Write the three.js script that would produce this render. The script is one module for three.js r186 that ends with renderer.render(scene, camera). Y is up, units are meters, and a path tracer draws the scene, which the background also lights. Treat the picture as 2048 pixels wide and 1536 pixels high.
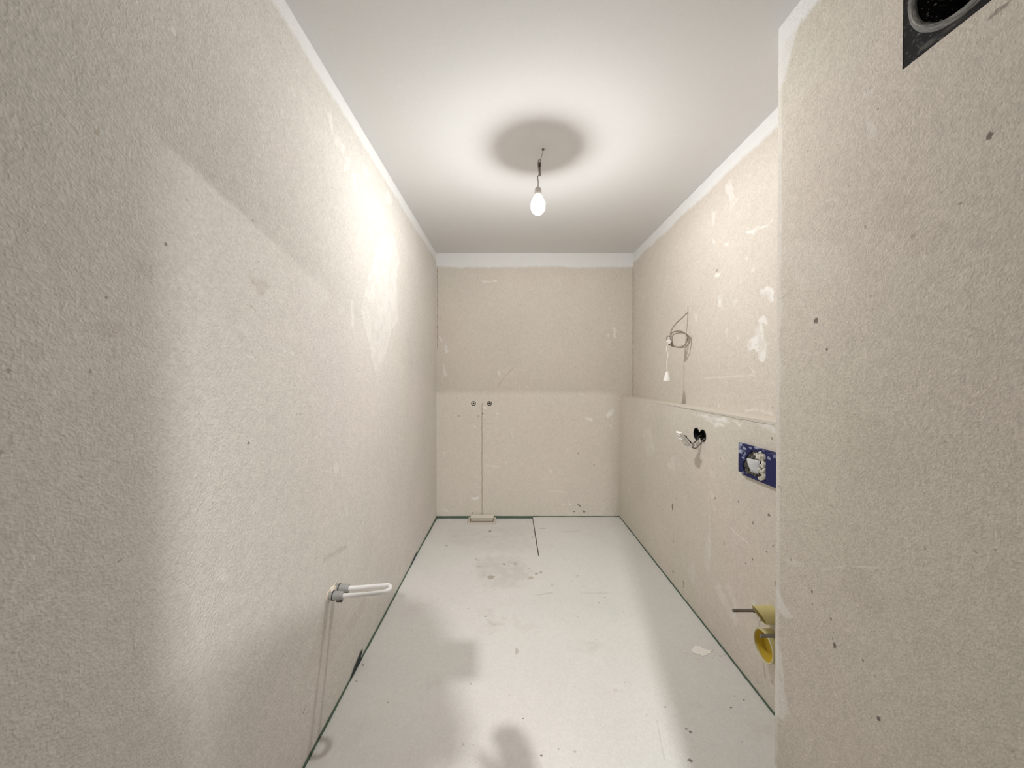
import * as THREE from 'three';
import { mergeGeometries, mergeVertices, toCreasedNormals } from 'three/addons/utils/BufferGeometryUtils.js';
import { RectAreaLightUniformsLib } from 'three/addons/lights/RectAreaLightUniformsLib.js';
import { MarchingCubes } from 'three/addons/objects/MarchingCubes.js';
import { RoundedBoxGeometry } from 'three/addons/geometries/RoundedBoxGeometry.js';

// ---------------------------------------------------------------- camera, light, exposure
const scene = new THREE.Scene();
scene.background = new THREE.Color(0x000000);
const CY = 1.318, F = 769;                                  // eye height (m), focal length in pixels of the 2048 x 1536 frame
const camera = new THREE.PerspectiveCamera(2 * Math.atan(768 / F) * 180 / Math.PI, 2048 / 1536, 0.02, 40);
camera.position.set(0, CY, 0);
camera.rotation.x = -Math.atan(6.5 / F);
camera.setViewOffset(2048, 1536, 3, 6.5, 2048, 1536);
camera.updateProjectionMatrix(); camera.updateMatrixWorld(true);
const renderer = new THREE.WebGLRenderer({ antialias: true });
renderer.toneMapping = THREE.LinearToneMapping;
renderer.toneMappingExposure = 1.07;
renderer.shadowMap.enabled = true;
const BULB = { cd: 3.3, color: [1.0, 0.99, 0.975], at: [0.141, 2.205, -1.98] };
const HALL = { nits: 15500, size: 0.05, color: [1.0, 0.985, 0.965], at: [0.146, 2.262, 1.35] };      // recessed spot in the lowered hallway ceiling

// ---------------------------------------------------------------- the room's measures (metres, x right, y up, depth d = -z)
const XL = -0.70, XN = 0.90, XS = 1.033, XR = 1.156;         // left wall, near right wall, front of the low wall, right wall above it
const DB = 3.63, DN = 1.30, DW = -0.30;                      // back wall, end of the near right wall, door wall
const YC = 2.488, YS = 1.138;                                // ceiling, top of the low wall
const T = 0.12;

// ---------------------------------------------------------------- helpers
const rng = (seed) => () => { seed = (seed + 0x6D2B79F5) | 0; let t = Math.imul(seed ^ (seed >>> 15), 1 | seed); t = (t + Math.imul(t ^ (t >>> 7), 61 | t)) ^ t; return ((t ^ (t >>> 14)) >>> 0) / 4294967296; };
const used = new Map();
function numbered(name) { const n = used.get(name) ?? 0; used.set(name, n + 1); return n ? name + '_' + String(n).padStart(3, '0') : name; }
function shadowed(m) { m.castShadow = true; m.receiveShadow = true; return m; }
function part(name, geometry, material, parent) { const m = shadowed(new THREE.Mesh(geometry, material)); m.name = name; parent.add(m); return m; }
function thing(name, label, category, at = [0, 0, 0], group) {
  const o = new THREE.Group(); o.name = numbered(name); o.position.set(...at); o.userData = { label, category };
  if (group) o.userData.group = group;
  scene.add(o); return o;
}
function structure(name, geometry, material, label, category) {
  const m = shadowed(new THREE.Mesh(geometry, material)); m.name = name; m.userData = { kind: 'structure', label, category }; scene.add(m); return m;
}
const V = (x, y, z) => new THREE.Vector3(x, y, z);
// a pixel of the photograph carried onto a plane of the room, to read off where a mark lies on it
function ray(px, py) { return V(px / 1024 - 1, 1 - py / 768, 0.5).unproject(camera).sub(camera.position); }
const onX = (X) => (px, py) => { const r = ray(px, py), t = X / r.x; return [-r.z * t, CY + r.y * t]; };      // -> [d, y]
const onD = (D) => (px, py) => { const r = ray(px, py), t = -D / r.z; return [r.x * t, CY + r.y * t]; };      // -> [x, y]
const onY = (Y) => (px, py) => { const r = ray(px, py), t = (Y - CY) / r.y; return [r.x * t, -r.z * t]; };    // -> [x, d]
function box(x0, x1, y0, y1, d0, d1) { const g = new THREE.BoxGeometry(x1 - x0, y1 - y0, d1 - d0); g.translate((x0 + x1) / 2, (y0 + y1) / 2, -(d0 + d1) / 2); return g; }
function tube(points, radius, segments = 60, sides = 10) { return new THREE.TubeGeometry(new THREE.CatmullRomCurve3(points, false, 'centripetal'), segments, radius, sides, false); }
function merge(list) { return mergeGeometries(list.map((g) => { const h = g.index ? g.toNonIndexed() : g; for (const k of Object.keys(h.attributes)) if (!['position', 'normal', 'uv'].includes(k)) h.deleteAttribute(k); return h; })); }
// planar uv, 0..1 over a rectangle of the room: axes 'dy' (side walls), 'xy' (back wall), 'xd' (floor, ceiling)
function planar(g, axes, a0, a1, b0, b1) {
  const p = g.attributes.position, uv = new Float32Array(p.count * 2);
  for (let i = 0; i < p.count; i++) {
    const a = axes[0] === 'd' ? -p.getZ(i) : p.getX(i), b = axes[1] === 'y' ? p.getY(i) : -p.getZ(i);
    uv[2 * i] = (a - a0) / (a1 - a0); uv[2 * i + 1] = (b - b0) / (b1 - b0);
  }
  g.setAttribute('uv', new THREE.BufferAttribute(uv, 2)); return g;
}
// noise
function hash(x, y, s) { let h = Math.imul(x, 374761393) ^ Math.imul(y, 668265263) ^ Math.imul(s, 1274126177); h = Math.imul(h ^ (h >>> 13), 1274126177); return ((h ^ (h >>> 16)) >>> 0) / 4294967296; }
function noise(x, y, s = 1) {
  const xi = Math.floor(x), yi = Math.floor(y), fx = x - xi, fy = y - yi, u = fx * fx * (3 - 2 * fx), v = fy * fy * (3 - 2 * fy);
  const a = hash(xi, yi, s), b = hash(xi + 1, yi, s), c = hash(xi, yi + 1, s), d = hash(xi + 1, yi + 1, s);
  return a + (b - a) * u + (c - a) * v + (a - b - c + d) * u * v;
}
function fbm(x, y, s = 1, n = 4) { let t = 0, a = 0.5, k = 0; for (let i = 0; i < n; i++) { t += a * noise(x, y, s + i); k += a; x *= 2.03; y *= 2.03; a *= 0.5; } return t / k; }
const smooth = (a, b, x) => { const t = Math.min(1, Math.max(0, (x - a) / (b - a))); return t * t * (3 - 2 * t); };
const enc = (c) => { c = Math.min(1, Math.max(0, c)); return 255 * (c <= 0.0031308 ? 12.92 * c : 1.055 * Math.pow(c, 1 / 2.4) - 0.055); };

// a surface map painted in metres: ground colour with mottling, then marks (spackle, chips, paint, dirt) at their places
class Surface {
  constructor(a0, a1, b0, b1, perMetre, base, opt = {}) {
    Object.assign(this, { a0, a1, b0, b1 });
    this.w = Math.min(2048, Math.round((a1 - a0) * perMetre)); this.h = Math.min(2048, Math.round((b1 - b0) * perMetre));
    this.c = new Float32Array(this.w * this.h * 3);
    const s = opt.seed ?? 1, m = opt.mottle ?? 0.05, gr = opt.grain ?? 0.05, hue = opt.hue ?? 0.02;
    for (let j = 0, k = 0; j < this.h; j++) for (let i = 0; i < this.w; i++, k += 3) {
      const a = a0 + (i + 0.5) / this.w * (a1 - a0), b = b0 + (j + 0.5) / this.h * (b1 - b0);
      const q = 1 + m * (fbm(a * 2.6, b * 2.2, s, 5) - 0.5) * 2 + gr * (fbm(a * 190, b * 190, s + 20, 2) - 0.5) * 2 + gr * 0.35 * (fbm(a * 45, b * 45, s + 30, 3) - 0.5) * 2;
      const t = hue * (fbm(a * 1.7, b * 1.7, s + 50, 3) - 0.5) * 2;
      this.c[k] = base[0] * q * (1 + t); this.c[k + 1] = base[1] * q * (1 - t * 0.35); this.c[k + 2] = base[2] * q * (1 + t * 0.5);
    }
  }
  each(a0, a1, b0, b1, f) {
    const W = this.a1 - this.a0, H = this.b1 - this.b0;
    const i0 = Math.max(0, Math.floor((a0 - this.a0) / W * this.w)), i1 = Math.min(this.w - 1, Math.ceil((a1 - this.a0) / W * this.w));
    const j0 = Math.max(0, Math.floor((b0 - this.b0) / H * this.h)), j1 = Math.min(this.h - 1, Math.ceil((b1 - this.b0) / H * this.h));
    for (let j = j0; j <= j1; j++) for (let i = i0; i <= i1; i++) f(this.a0 + (i + 0.5) / this.w * W, this.b0 + (j + 0.5) / this.h * H, (j * this.w + i) * 3);
  }
  blend(k, col, t) { for (let q = 0; q < 3; q++) this.c[k + q] += (col[q] - this.c[k + q]) * t; }
  // polygon with a ragged edge
  poly(pts, col, alpha = 0.6, rag = 0.012, soft = 0.004, patchy = 0.4, seed = 7) {
    const A = pts.map((p) => p[0]), B = pts.map((p) => p[1]), e = rag + soft + 0.004;
    this.each(Math.min(...A) - e, Math.max(...A) + e, Math.min(...B) - e, Math.max(...B) + e, (a, b, k) => {
      const x = a + rag * 2 * (fbm(a * 30, b * 30, seed, 3) - 0.5), y = b + rag * 2 * (fbm(a * 30, b * 30, seed + 9, 3) - 0.5);
      let inside = false, dist = 1e9;
      for (let i = 0, j = pts.length - 1; i < pts.length; j = i++) {
        const [x1, y1] = pts[i], [x2, y2] = pts[j];
        if ((y1 > y) !== (y2 > y) && x < (x2 - x1) * (y - y1) / (y2 - y1) + x1) inside = !inside;
        const dx = x2 - x1, dy = y2 - y1, t = Math.max(0, Math.min(1, ((x - x1) * dx + (y - y1) * dy) / (dx * dx + dy * dy + 1e-12)));
        dist = Math.min(dist, Math.hypot(x - x1 - t * dx, y - y1 - t * dy));
      }
      const t = smooth(-soft, soft, inside ? dist : -dist) * (1 - patchy + patchy * smooth(0.35, 0.6, fbm(a * 22, b * 22, seed + 3, 4)));
      if (t > 0) this.blend(k, col, t * alpha);
    });
  }
  line(pts, width, col, alpha = 0.6, soft = 0.002, broken = 0.3, seed = 5) {
    for (let i = 0; i + 1 < pts.length; i++) {
      const [x1, y1] = pts[i], [x2, y2] = pts[i + 1], e = width + soft + 0.006;
      this.each(Math.min(x1, x2) - e, Math.max(x1, x2) + e, Math.min(y1, y2) - e, Math.max(y1, y2) + e, (a, b, k) => {
        const x = a + 0.006 * (fbm(a * 40, b * 40, seed, 2) - 0.5), y = b + 0.006 * (fbm(a * 40, b * 40, seed + 4, 2) - 0.5);
        const dx = x2 - x1, dy = y2 - y1, t = ((x - x1) * dx + (y - y1) * dy) / (dx * dx + dy * dy + 1e-12);
        if (t < 0 || t > 1) return;
        const g = smooth(soft, -soft, Math.abs((x - x1) * dy - (y - y1) * dx) / Math.hypot(dx, dy) - width / 2) * (1 - broken + broken * smooth(0.35, 0.55, fbm(a * 60, b * 60, seed + 8, 2)));
        if (g > 0) this.blend(k, col, g * alpha);
      });
    }
  }
  spot(c, ra, rb, col, alpha = 0.8, seed = 3) {
    this.each(c[0] - ra * 1.6, c[0] + ra * 1.6, c[1] - rb * 1.6, c[1] + rb * 1.6, (a, b, k) => {
      const q = Math.hypot((a - c[0]) / ra, (b - c[1]) / rb) + 1.3 * (fbm(a * 1.3 / ra, b * 1.3 / rb, seed, 3) - 0.5);
      const t = smooth(1.15, 0.8, q); if (t > 0) this.blend(k, col, t * alpha);
    });
  }
  // white paint cut in along the ceiling, with a brushed lower edge
  topBand(top, height, col, wander, seed) {
    this.each(this.a0, this.a1, top - height * 2, this.b1, (a, b, k) => {
      const edge = top - height - wander * 2 * (fbm(a * 3.1, 0.5, seed, 4) - 0.5) + 0.012 * (fbm(a * 55, b * 14, seed + 2, 3) - 0.5);
      const t = smooth(edge - 0.014, edge + 0.016, b) * (0.9 + 0.1 * fbm(a * 40, b * 40, seed + 5, 2)); if (t > 0) this.blend(k, col, t);
    });
  }
  speckle(n, col, seed, r0, r1, alpha) {
    const r = rng(seed);
    for (let i = 0; i < n; i++) { const q = r0 + (r1 - r0) * Math.pow(r(), 3); this.spot([this.a0 + r() * (this.a1 - this.a0), this.b0 + r() * (this.b1 - this.b0)], q * (0.6 + r()), q * (0.6 + r()), col, alpha * (0.4 + 0.6 * r()), 3 + i); }
  }
  texture() {
    const d = new Uint8Array(this.w * this.h * 4);
    for (let i = 0, k = 0; i < d.length; i += 4, k += 3) { d[i] = enc(this.c[k]); d[i + 1] = enc(this.c[k + 1]); d[i + 2] = enc(this.c[k + 2]); d[i + 3] = 255; }
    const t = new THREE.DataTexture(d, this.w, this.h); t.colorSpace = THREE.SRGBColorSpace; t.magFilter = THREE.LinearFilter; t.minFilter = THREE.LinearMipmapLinearFilter; t.generateMipmaps = true; t.needsUpdate = true; return t;
  }
}
// relief of felt-floated plaster, a tile of 0.6 m that repeats
function reliefTile(n, seed, coarse, fine) {
  const d = new Uint8Array(n * n * 4), per = (x, y, f, s) => { const m = (q) => ((q % f) + f) % f; const xi = Math.floor(x), yi = Math.floor(y), u0 = x - xi, v0 = y - yi, u = u0 * u0 * (3 - 2 * u0), v = v0 * v0 * (3 - 2 * v0);
    const a = hash(m(xi), m(yi), s), b = hash(m(xi + 1), m(yi), s), c = hash(m(xi), m(yi + 1), s), e = hash(m(xi + 1), m(yi + 1), s); return a + (b - a) * u + (c - a) * v + (a - b - c + e) * u * v; };
  for (let j = 0; j < n; j++) for (let i = 0; i < n; i++) {
    const x = i / n, y = j / n;
    let h = coarse * (per(x * 26, y * 26, 26, seed) + 0.5 * per(x * 60, y * 60, 60, seed + 1)) / 1.5;
    h += fine * (0.45 * per(x * 140, y * 140, 140, seed + 2) + 0.55 * Math.pow(per(x * 230, y * 230, 230, seed + 3), 2));
    const v = Math.round(255 * Math.min(1, h / (coarse + fine))), k = (j * n + i) * 4; d[k] = d[k + 1] = d[k + 2] = v; d[k + 3] = 255;
  }
  const t = new THREE.DataTexture(d, n, n); t.magFilter = THREE.LinearFilter; t.wrapS = t.wrapT = THREE.RepeatWrapping; t.needsUpdate = true; return t;
}
const plasterRelief = reliefTile(1024, 11, 0.28, 0.72), smoothRelief = reliefTile(512, 31, 0.8, 0.2);
function relief(tile, s, size = 0.6) { const t = tile.clone(); t.repeat.set((s.a1 - s.a0) / size, (s.b1 - s.b0) / size); t.needsUpdate = true; return t; }
function surfaceMaterial(s, tile, bump, rough = 0.95, size = 0.6) {
  return new THREE.MeshStandardMaterial({ map: s.texture(), bumpMap: relief(tile, s, size), bumpScale: bump, roughness: rough, metalness: 0 });
}
const plain = (hex, roughness = 0.8, extra = {}) => new THREE.MeshStandardMaterial({ color: hex, roughness, metalness: 0, ...extra });

// ---------------------------------------------------------------- colours of the shell (linear)
const PLASTER = [0.705, 0.650, 0.578], SPACKLE = [0.90, 0.885, 0.85], PAINT = [0.85, 0.85, 0.845], DARK = [0.13, 0.10, 0.085], BROWN = [0.36, 0.28, 0.21];
const SCREED = [0.725, 0.712, 0.685];

// ---- left wall
const L = onX(XL), lp = (list) => list.map((p) => L(...p));
const sLeft = new Surface(DW, DB, 0, YC, 520, [0.715, 0.678, 0.630], { seed: 2, mottle: 0.06, grain: 0.12, hue: 0.03 });
for (const [pts, a] of [
  [[[762, 470], [785, 466], [800, 520], [792, 560], [797, 640], [782, 662], [768, 722], [750, 745], [742, 700], [730, 660], [722, 620], [735, 560], [748, 520]], 0.4],
  [[[654, 222], [661, 222], [668, 260], [691, 298], [686, 308], [672, 290]], 0.6], [[[692, 313], [701, 313], [697, 342], [687, 346]], 0.5], [[[722, 325], [736, 340], [743, 364], [728, 352]], 0.5],
  [[[704, 345], [711, 345], [714, 386], [706, 382]], 0.4], [[[583, 175], [593, 190], [588, 193]], 0.5], [[[766, 385], [776, 380], [786, 400], [778, 412]], 0.5], [[[702, 600], [707, 600], [707, 652], [701, 648]], 0.6],
  [[[445, 1131], [457, 1150], [445, 1167], [429, 1155]], 0.5], [[[498, 1010], [524, 1004], [521, 1018], [505, 1021]], 0.45], [[[445, 1368], [456, 1375], [448, 1402]], 0.3], [[[463, 1285], [487, 1290], [475, 1324]], 0.3],
  [[[50, 1108], [63, 1110], [46, 1170], [26, 1240], [14, 1262], [20, 1212]], 0.4], [[[453, 1197], [466, 1188], [462, 1202]], 0.35], [[[618, 790], [627, 786], [629, 800], [622, 802]], 0.5], [[[668, 930], [674, 925], [676, 950], [670, 955]], 0.4],
  [[[690, 1012], [696, 1010], [699, 1030], [693, 1030]], 0.35], [[[600, 560], [640, 540], [660, 600], [620, 640]], 0.12]]) sLeft.poly(lp(pts), SPACKLE, a, 0.016, 0.006, 0.55);
for (const [x, y] of [[585, 708], [348, 62], [570, 702]]) sLeft.spot(L(x, y), 0.005, 0.006, SPACKLE, 0.8);
for (const [x, y, r, a] of [[332, 488, 0.004, 0.9], [497, 886, 0.0055, 0.8], [213, 595, 0.003, 0.7], [600, 827, 0.004, 0.8], [594, 829, 0.003, 0.7], [560, 85, 0.004, 0.6], [664, 376, 0.004, 0.6], [180, 742, 0.004, 0.5], [18, 742, 0.005, 0.5], [506, 441, 0.005, 0.4], [375, 400, 0.004, 0.4], [620, 830, 0.003, 0.6], [672, 968, 0.004, 0.5], [425, 1005, 0.003, 0.4], [545, 1075, 0.003, 0.4], [1, 905, 0.005, 0.4], [240, 1120, 0.004, 0.4]]) sLeft.spot(L(x, y), r * 0.75, r * 0.75, DARK, a * 0.9);
for (const [x, y, ra, rb, a] of [[520, 572, 0.03, 0.025, 0.22], [292, 545, 0.02, 0.02, 0.12], [505, 560, 0.02, 0.012, 0.15], [215, 660, 0.03, 0.012, 0.15], [660, 1260, 0.16, 0.10, 0.10], [715, 1225, 0.09, 0.04, 0.12]]) sLeft.spot(L(x, y), ra, rb, BROWN, a);
sLeft.line(lp([[647, 1120], [668, 1106], [694, 1092]]), 0.018, [0.42, 0.38, 0.33], 0.35, 0.008, 0.5);
sLeft.line(lp([[613, 1412], [605, 1428]]), 0.004, DARK, 0.8); sLeft.line(lp([[849, 1054], [846, 1068]]), 0.008, BROWN, 0.8); sLeft.line(lp([[800, 1130], [797, 1142]]), 0.006, BROWN, 0.7);
sLeft.line(lp([[500, 610], [512, 622]]), 0.003, BROWN, 0.6); sLeft.line(lp([[495, 712], [508, 716]]), 0.003, SPACKLE, 0.8); sLeft.line(lp([[430, 980], [480, 970]]), 0.003, BROWN, 0.3);
sLeft.speckle(260, BROWN, 91, 0.0012, 0.004, 0.5); sLeft.speckle(90, SPACKLE, 92, 0.002, 0.008, 0.4);
sLeft.topBand(YC, 0.068, PAINT, 0.012, 41);

// ---- back wall
const B = onD(DB), bp = (list) => list.map((p) => B(...p));
const sBack = new Surface(XL, XR, -0.1, YC, 560, PLASTER, { seed: 5, mottle: 0.045, grain: 0.10 });
for (const pts of [[[961, 560], [975, 562], [993, 560], [993, 564], [968, 565]], [[1059, 577], [1065, 578], [1064, 581]], [[1226, 655], [1233, 655], [1232, 676], [1225, 674]], [[1214, 668], [1218, 666], [1217, 676]], [[889, 690], [895, 692], [896, 704], [890, 706]], [[885, 728], [889, 728], [893, 749], [889, 750]], [[874, 672], [880, 674], [884, 684], [880, 683]],
  [[994, 742], [999, 742], [1001, 753], [995, 750]], [[1029, 763], [1033, 765], [1031, 768]], [[1037, 773], [1041, 774], [1039, 777]], [[1048, 771], [1058, 774], [1056, 777]], [[968, 781], [972, 782], [970, 785]], [[1044, 739], [1051, 740], [1049, 742]], [[992, 826], [998, 828], [995, 830]], [[947, 853], [953, 852], [950, 856]], [[1169, 834], [1185, 838], [1184, 843], [1173, 840]],
  [[1225, 816], [1229, 820], [1226, 830], [1218, 836], [1212, 834], [1213, 829]], [[1215, 851], [1223, 850], [1224, 856]], [[1098, 940], [1104, 941], [1105, 947]], [[942, 995], [958, 993], [958, 998], [944, 999]], [[886, 1016], [893, 1019], [897, 1024], [892, 1023]], [[963, 813], [972, 813], [972, 816], [964, 816]], [[1125, 1008], [1130, 1007], [1127, 1012]], [[1137, 1006], [1144, 1008], [1140, 1011]]]) sBack.poly(bp(pts), SPACKLE, 0.75, 0.012, 0.006, 0.4);
for (const pts of [[[973, 929], [998, 930], [998, 935], [976, 934]], [[1098, 980], [1132, 983], [1132, 986], [1100, 984]], [[1140, 786], [1170, 790], [1168, 793]], [[1020, 858], [1030, 880], [1028, 881]]]) sBack.poly(bp(pts), SPACKLE, 0.35, 0.02, 0.008, 0.6);
sBack.line(bp([[994, 773], [1010, 753], [1028, 734]]), 0.003, BROWN, 0.6); sBack.line(bp([[972, 848], [986, 847]]), 0.003, BROWN, 0.5);
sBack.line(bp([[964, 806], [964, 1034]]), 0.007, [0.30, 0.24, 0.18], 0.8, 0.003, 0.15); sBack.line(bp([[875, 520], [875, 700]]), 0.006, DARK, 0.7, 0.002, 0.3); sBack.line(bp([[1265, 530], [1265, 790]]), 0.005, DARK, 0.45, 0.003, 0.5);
for (const [x, y, r] of [[1157, 1010, 0.011], [1160, 1012, 0.008], [1168, 1023, 0.012], [957, 832, 0.006], [965, 827, 0.008], [945, 1026, 0.008], [1156, 907, 0.005], [1188, 930, 0.005], [918, 832, 0.005], [1148, 1023, 0.007]]) sBack.spot(B(x, y), r, r * 0.8, DARK, 0.85);
sBack.speckle(120, BROWN, 93, 0.0015, 0.005, 0.4); sBack.speckle(60, SPACKLE, 94, 0.003, 0.010, 0.4);
sBack.topBand(YC, 0.135, PAINT, 0.02, 43);

// ---- right wall above the low wall
const R = onX(XR), rp = (list) => list.map((p) => R(...p));
const sRight = new Surface(DN, DB, YS, YC, 560, PLASTER, { seed: 8, mottle: 0.06, grain: 0.11 });
for (const [pts, a] of [[[[1448, 372], [1462, 360], [1470, 395], [1478, 392], [1470, 412], [1460, 416], [1456, 390]], 0.5], [[[1424, 420], [1430, 425], [1430, 445], [1424, 452]], 0.45], [[[1490, 464], [1500, 458], [1525, 452], [1547, 438], [1546, 444], [1520, 460], [1495, 468]], 0.85], [[[1425, 478], [1432, 480], [1428, 490]], 0.5], [[[1448, 488], [1460, 482], [1456, 494]], 0.5], [[[1428, 552], [1440, 542], [1438, 552], [1432, 556]], 0.8],
  [[[1436, 590], [1442, 588], [1446, 614], [1438, 616]], 0.6], [[[1464, 602], [1478, 598], [1472, 612], [1466, 616]], 0.5], [[[1520, 580], [1545, 574], [1549, 602], [1540, 604], [1536, 590], [1522, 592]], 0.85], [[[1515, 640], [1530, 628], [1536, 645], [1520, 652]], 0.75], [[[1512, 655], [1526, 650], [1528, 675], [1534, 690], [1528, 720], [1518, 724], [1514, 700], [1498, 700], [1494, 680], [1510, 672]], 0.85], [[[1448, 662], [1454, 658], [1456, 672]], 0.5], [[[1391, 628], [1395, 626], [1394, 645], [1390, 645]], 0.45], [[[1500, 540], [1510, 538], [1506, 545]], 0.6], [[[1430, 700], [1440, 690], [1444, 700]], 0.2], [[[1486, 520], [1496, 518], [1492, 526]], 0.5]]) sRight.poly(rp(pts), SPACKLE, a, 0.018, 0.006, 0.5);
sRight.line(rp([[1404, 757], [1450, 754], [1510, 750]]), 0.010, SPACKLE, 0.4, 0.004, 0.6); sRight.line(rp([[1502, 738], [1512, 746]]), 0.006, SPACKLE, 0.7); sRight.line(rp([[1490, 822], [1512, 818], [1546, 828]]), 0.012, SPACKLE, 0.5, 0.005, 0.6);
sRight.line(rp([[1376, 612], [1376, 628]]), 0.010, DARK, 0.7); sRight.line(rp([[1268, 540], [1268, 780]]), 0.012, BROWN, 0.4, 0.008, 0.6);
for (const [x, y, r] of [[1434, 541, 0.010], [1299, 783, 0.006], [1512, 690, 0.004], [1545, 815, 0.005]]) sRight.spot(R(x, y), r, r, BROWN, 0.8);
for (let i = 0, r = rng(61); i < 26; i++) sRight.line(rp([[1390 + 150 * r(), 760 + 65 * r()], [1390 + 150 * r(), 800]].map((p, k, q) => (k ? [q[0][0] + 8 * r() - 4, q[0][1] + 4 * r()] : p))), 0.003, BROWN, 0.35);
sRight.speckle(150, BROWN, 95, 0.0012, 0.005, 0.45); sRight.speckle(70, SPACKLE, 96, 0.003, 0.010, 0.45);
sRight.topBand(YC, 0.085, PAINT, 0.02, 44);

// ---- low wall in front of the right wall
const S = onX(XS), sp = (list) => list.map((p) => S(...p));
const sLow = new Surface(DN, DB, -0.1, YS, 560, PLASTER, { seed: 12, mottle: 0.06, grain: 0.11, hue: 0.03 });
for (const [pts, a] of [[[[1385, 829], [1420, 832], [1452, 838], [1462, 845], [1448, 847], [1430, 839], [1400, 834]], 0.85], [[[1408, 838], [1440, 845], [1450, 855], [1430, 854]], 0.8], [[[1462, 839], [1489, 846], [1474, 849]], 0.75], [[[1500, 842], [1549, 852], [1549, 868], [1520, 856]], 0.55], [[[1395, 851], [1400, 851], [1398, 853]], 0.8], [[[1285, 860], [1300, 855], [1310, 905], [1295, 915]], 0.3], [[[1335, 925], [1350, 915], [1352, 940], [1338, 940]], 0.3],
  [[[1418, 935], [1432, 940], [1430, 958], [1420, 955]], 0.35], [[[1440, 918], [1449, 915], [1447, 925]], 0.4], [[[1418, 975], [1428, 985], [1430, 1000], [1420, 990]], 0.35], [[[1425, 1010], [1432, 1018], [1428, 1022]], 0.45], [[[1456, 1018], [1462, 1015], [1462, 1034], [1458, 1036]], 0.4], [[[1408, 1100], [1416, 1060], [1420, 1065], [1420, 1140], [1412, 1145]], 0.3], [[[1428, 1170], [1436, 1165], [1476, 1240], [1470, 1255], [1450, 1215]], 0.35], [[[1448, 1165], [1458, 1160], [1480, 1215], [1470, 1220]], 0.3], [[[1505, 1205], [1512, 1202], [1512, 1216], [1506, 1216]], 0.4], [[[1375, 1140], [1388, 1120], [1395, 1160], [1385, 1170]], 0.2], [[[1527, 905], [1548, 906], [1548, 912], [1530, 910]], 0.3]]) sLow.poly(sp(pts), SPACKLE, a, 0.018, 0.006, 0.5);
sLow.line(sp([[1462, 1056], [1478, 1072], [1496, 1086]]), 0.006, SPACKLE, 0.6); sLow.line(sp([[1417, 990], [1420, 1080], [1418, 1140]]), 0.010, SPACKLE, 0.35, 0.004, 0.5); sLow.line(sp([[1466, 1076], [1474, 1090]]), 0.005, SPACKLE, 0.5);
for (const [x, y, ra, rb] of [[1345, 1014, 0.010, 0.020], [1477, 1004, 0.005, 0.005], [1441, 917, 0.004, 0.003], [1430, 996, 0.004, 0.008], [1544, 877, 0.005, 0.005], [1538, 1030, 0.007, 0.006], [1506, 1046, 0.005, 0.007], [1505, 1119, 0.004, 0.005], [1491, 1126, 0.004, 0.004], [1347, 1083, 0.004, 0.009], [1448, 1087, 0.003, 0.010], [1346, 1144, 0.009, 0.012], [1367, 1168, 0.010, 0.020], [1533, 1103, 0.004, 0.004], [1546, 1092, 0.004, 0.005], [1352, 997, 0.004, 0.004]]) sLow.spot(S(x, y), ra, rb, x === 1367 ? BROWN : DARK, 0.75);
sLow.line(sp([[1550, 1163], [1552, 1172]]), 0.01, DARK, 0.8); sLow.line(sp([[1252, 793], [1400, 823], [1548, 851]]), 0.0035, DARK, 0.6, 0.001, 0.3);
sLow.speckle(170, BROWN, 97, 0.0012, 0.005, 0.45); sLow.speckle(70, SPACKLE, 98, 0.003, 0.010, 0.4);

// ---- near right wall
const N = onX(XN), np = (list) => list.map((p) => N(...p));
const sNear = new Surface(DW, DN, -0.1, YC, 700, [PLASTER[0] * 0.97, PLASTER[1] * 0.965, PLASTER[2] * 0.96], { seed: 16, mottle: 0.07, grain: 0.13, hue: 0.03 });
sNear.each(DN - 0.05, DN, -0.1, YC, (a, b, k) => { const t = smooth(-0.004, 0.004, a - (DN - 0.016 - 0.022 * (fbm(b * 9, 0.3, 71, 3) - 0.4))); sNear.blend(k, SPACKLE, 0.35 * t); });
for (const [pts, a] of [[[[1552, 1172], [1558, 1185], [1571, 1212], [1587, 1236], [1572, 1237], [1553, 1215]], 0.55], [[[1550, 1262], [1562, 1310], [1570, 1380], [1577, 1430], [1562, 1436], [1548, 1428]], 0.5], [[[1733, 240], [1745, 238], [1748, 275], [1734, 278]], 0.3], [[[1728, 185], [1742, 182], [1744, 195], [1730, 196]], 0.3], [[[1916, 555], [1925, 552], [1924, 574], [1918, 574]], 0.4], [[[1594, 1045], [1602, 1048], [1600, 1055]], 0.5], [[[1563, 1115], [1590, 1122], [1612, 1130], [1585, 1134]], 0.3], [[[1630, 1370], [1638, 1368], [1632, 1400]], 0.25], [[[1600, 1472], [1604, 1470], [1600, 1500]], 0.15], [[[1555, 500], [1600, 480], [1690, 490], [1700, 560], [1600, 580]], 0.1], [[[1900, 748], [1914, 746], [1914, 750]], 0.5], [[[1595, 705], [1625, 706], [1624, 709]], 0.45]]) sNear.poly(np(pts), SPACKLE, a, 0.012, 0.005, 0.35);
sNear.line(np([[1645, 1141], [1672, 1134], [1705, 1131], [1760, 1136]]), 0.004, SPACKLE, 0.55, 0.002, 0.4); sNear.line(np([[1657, 1011], [1663, 1012], [1667, 1017]]), 0.0025, DARK, 0.7); sNear.line(np([[1556, 970], [1562, 976], [1564, 985]]), 0.0035, DARK, 0.6); sNear.line(np([[1556, 600], [1575, 590], [1590, 570]]), 0.003, BROWN, 0.4);
sNear.line(np([[1930, 655], [1965, 660]]), 0.004, BROWN, 0.35); sNear.line(np([[1592, 960], [1615, 1005], [1628, 1020]]), 0.003, BROWN, 0.3);
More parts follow.
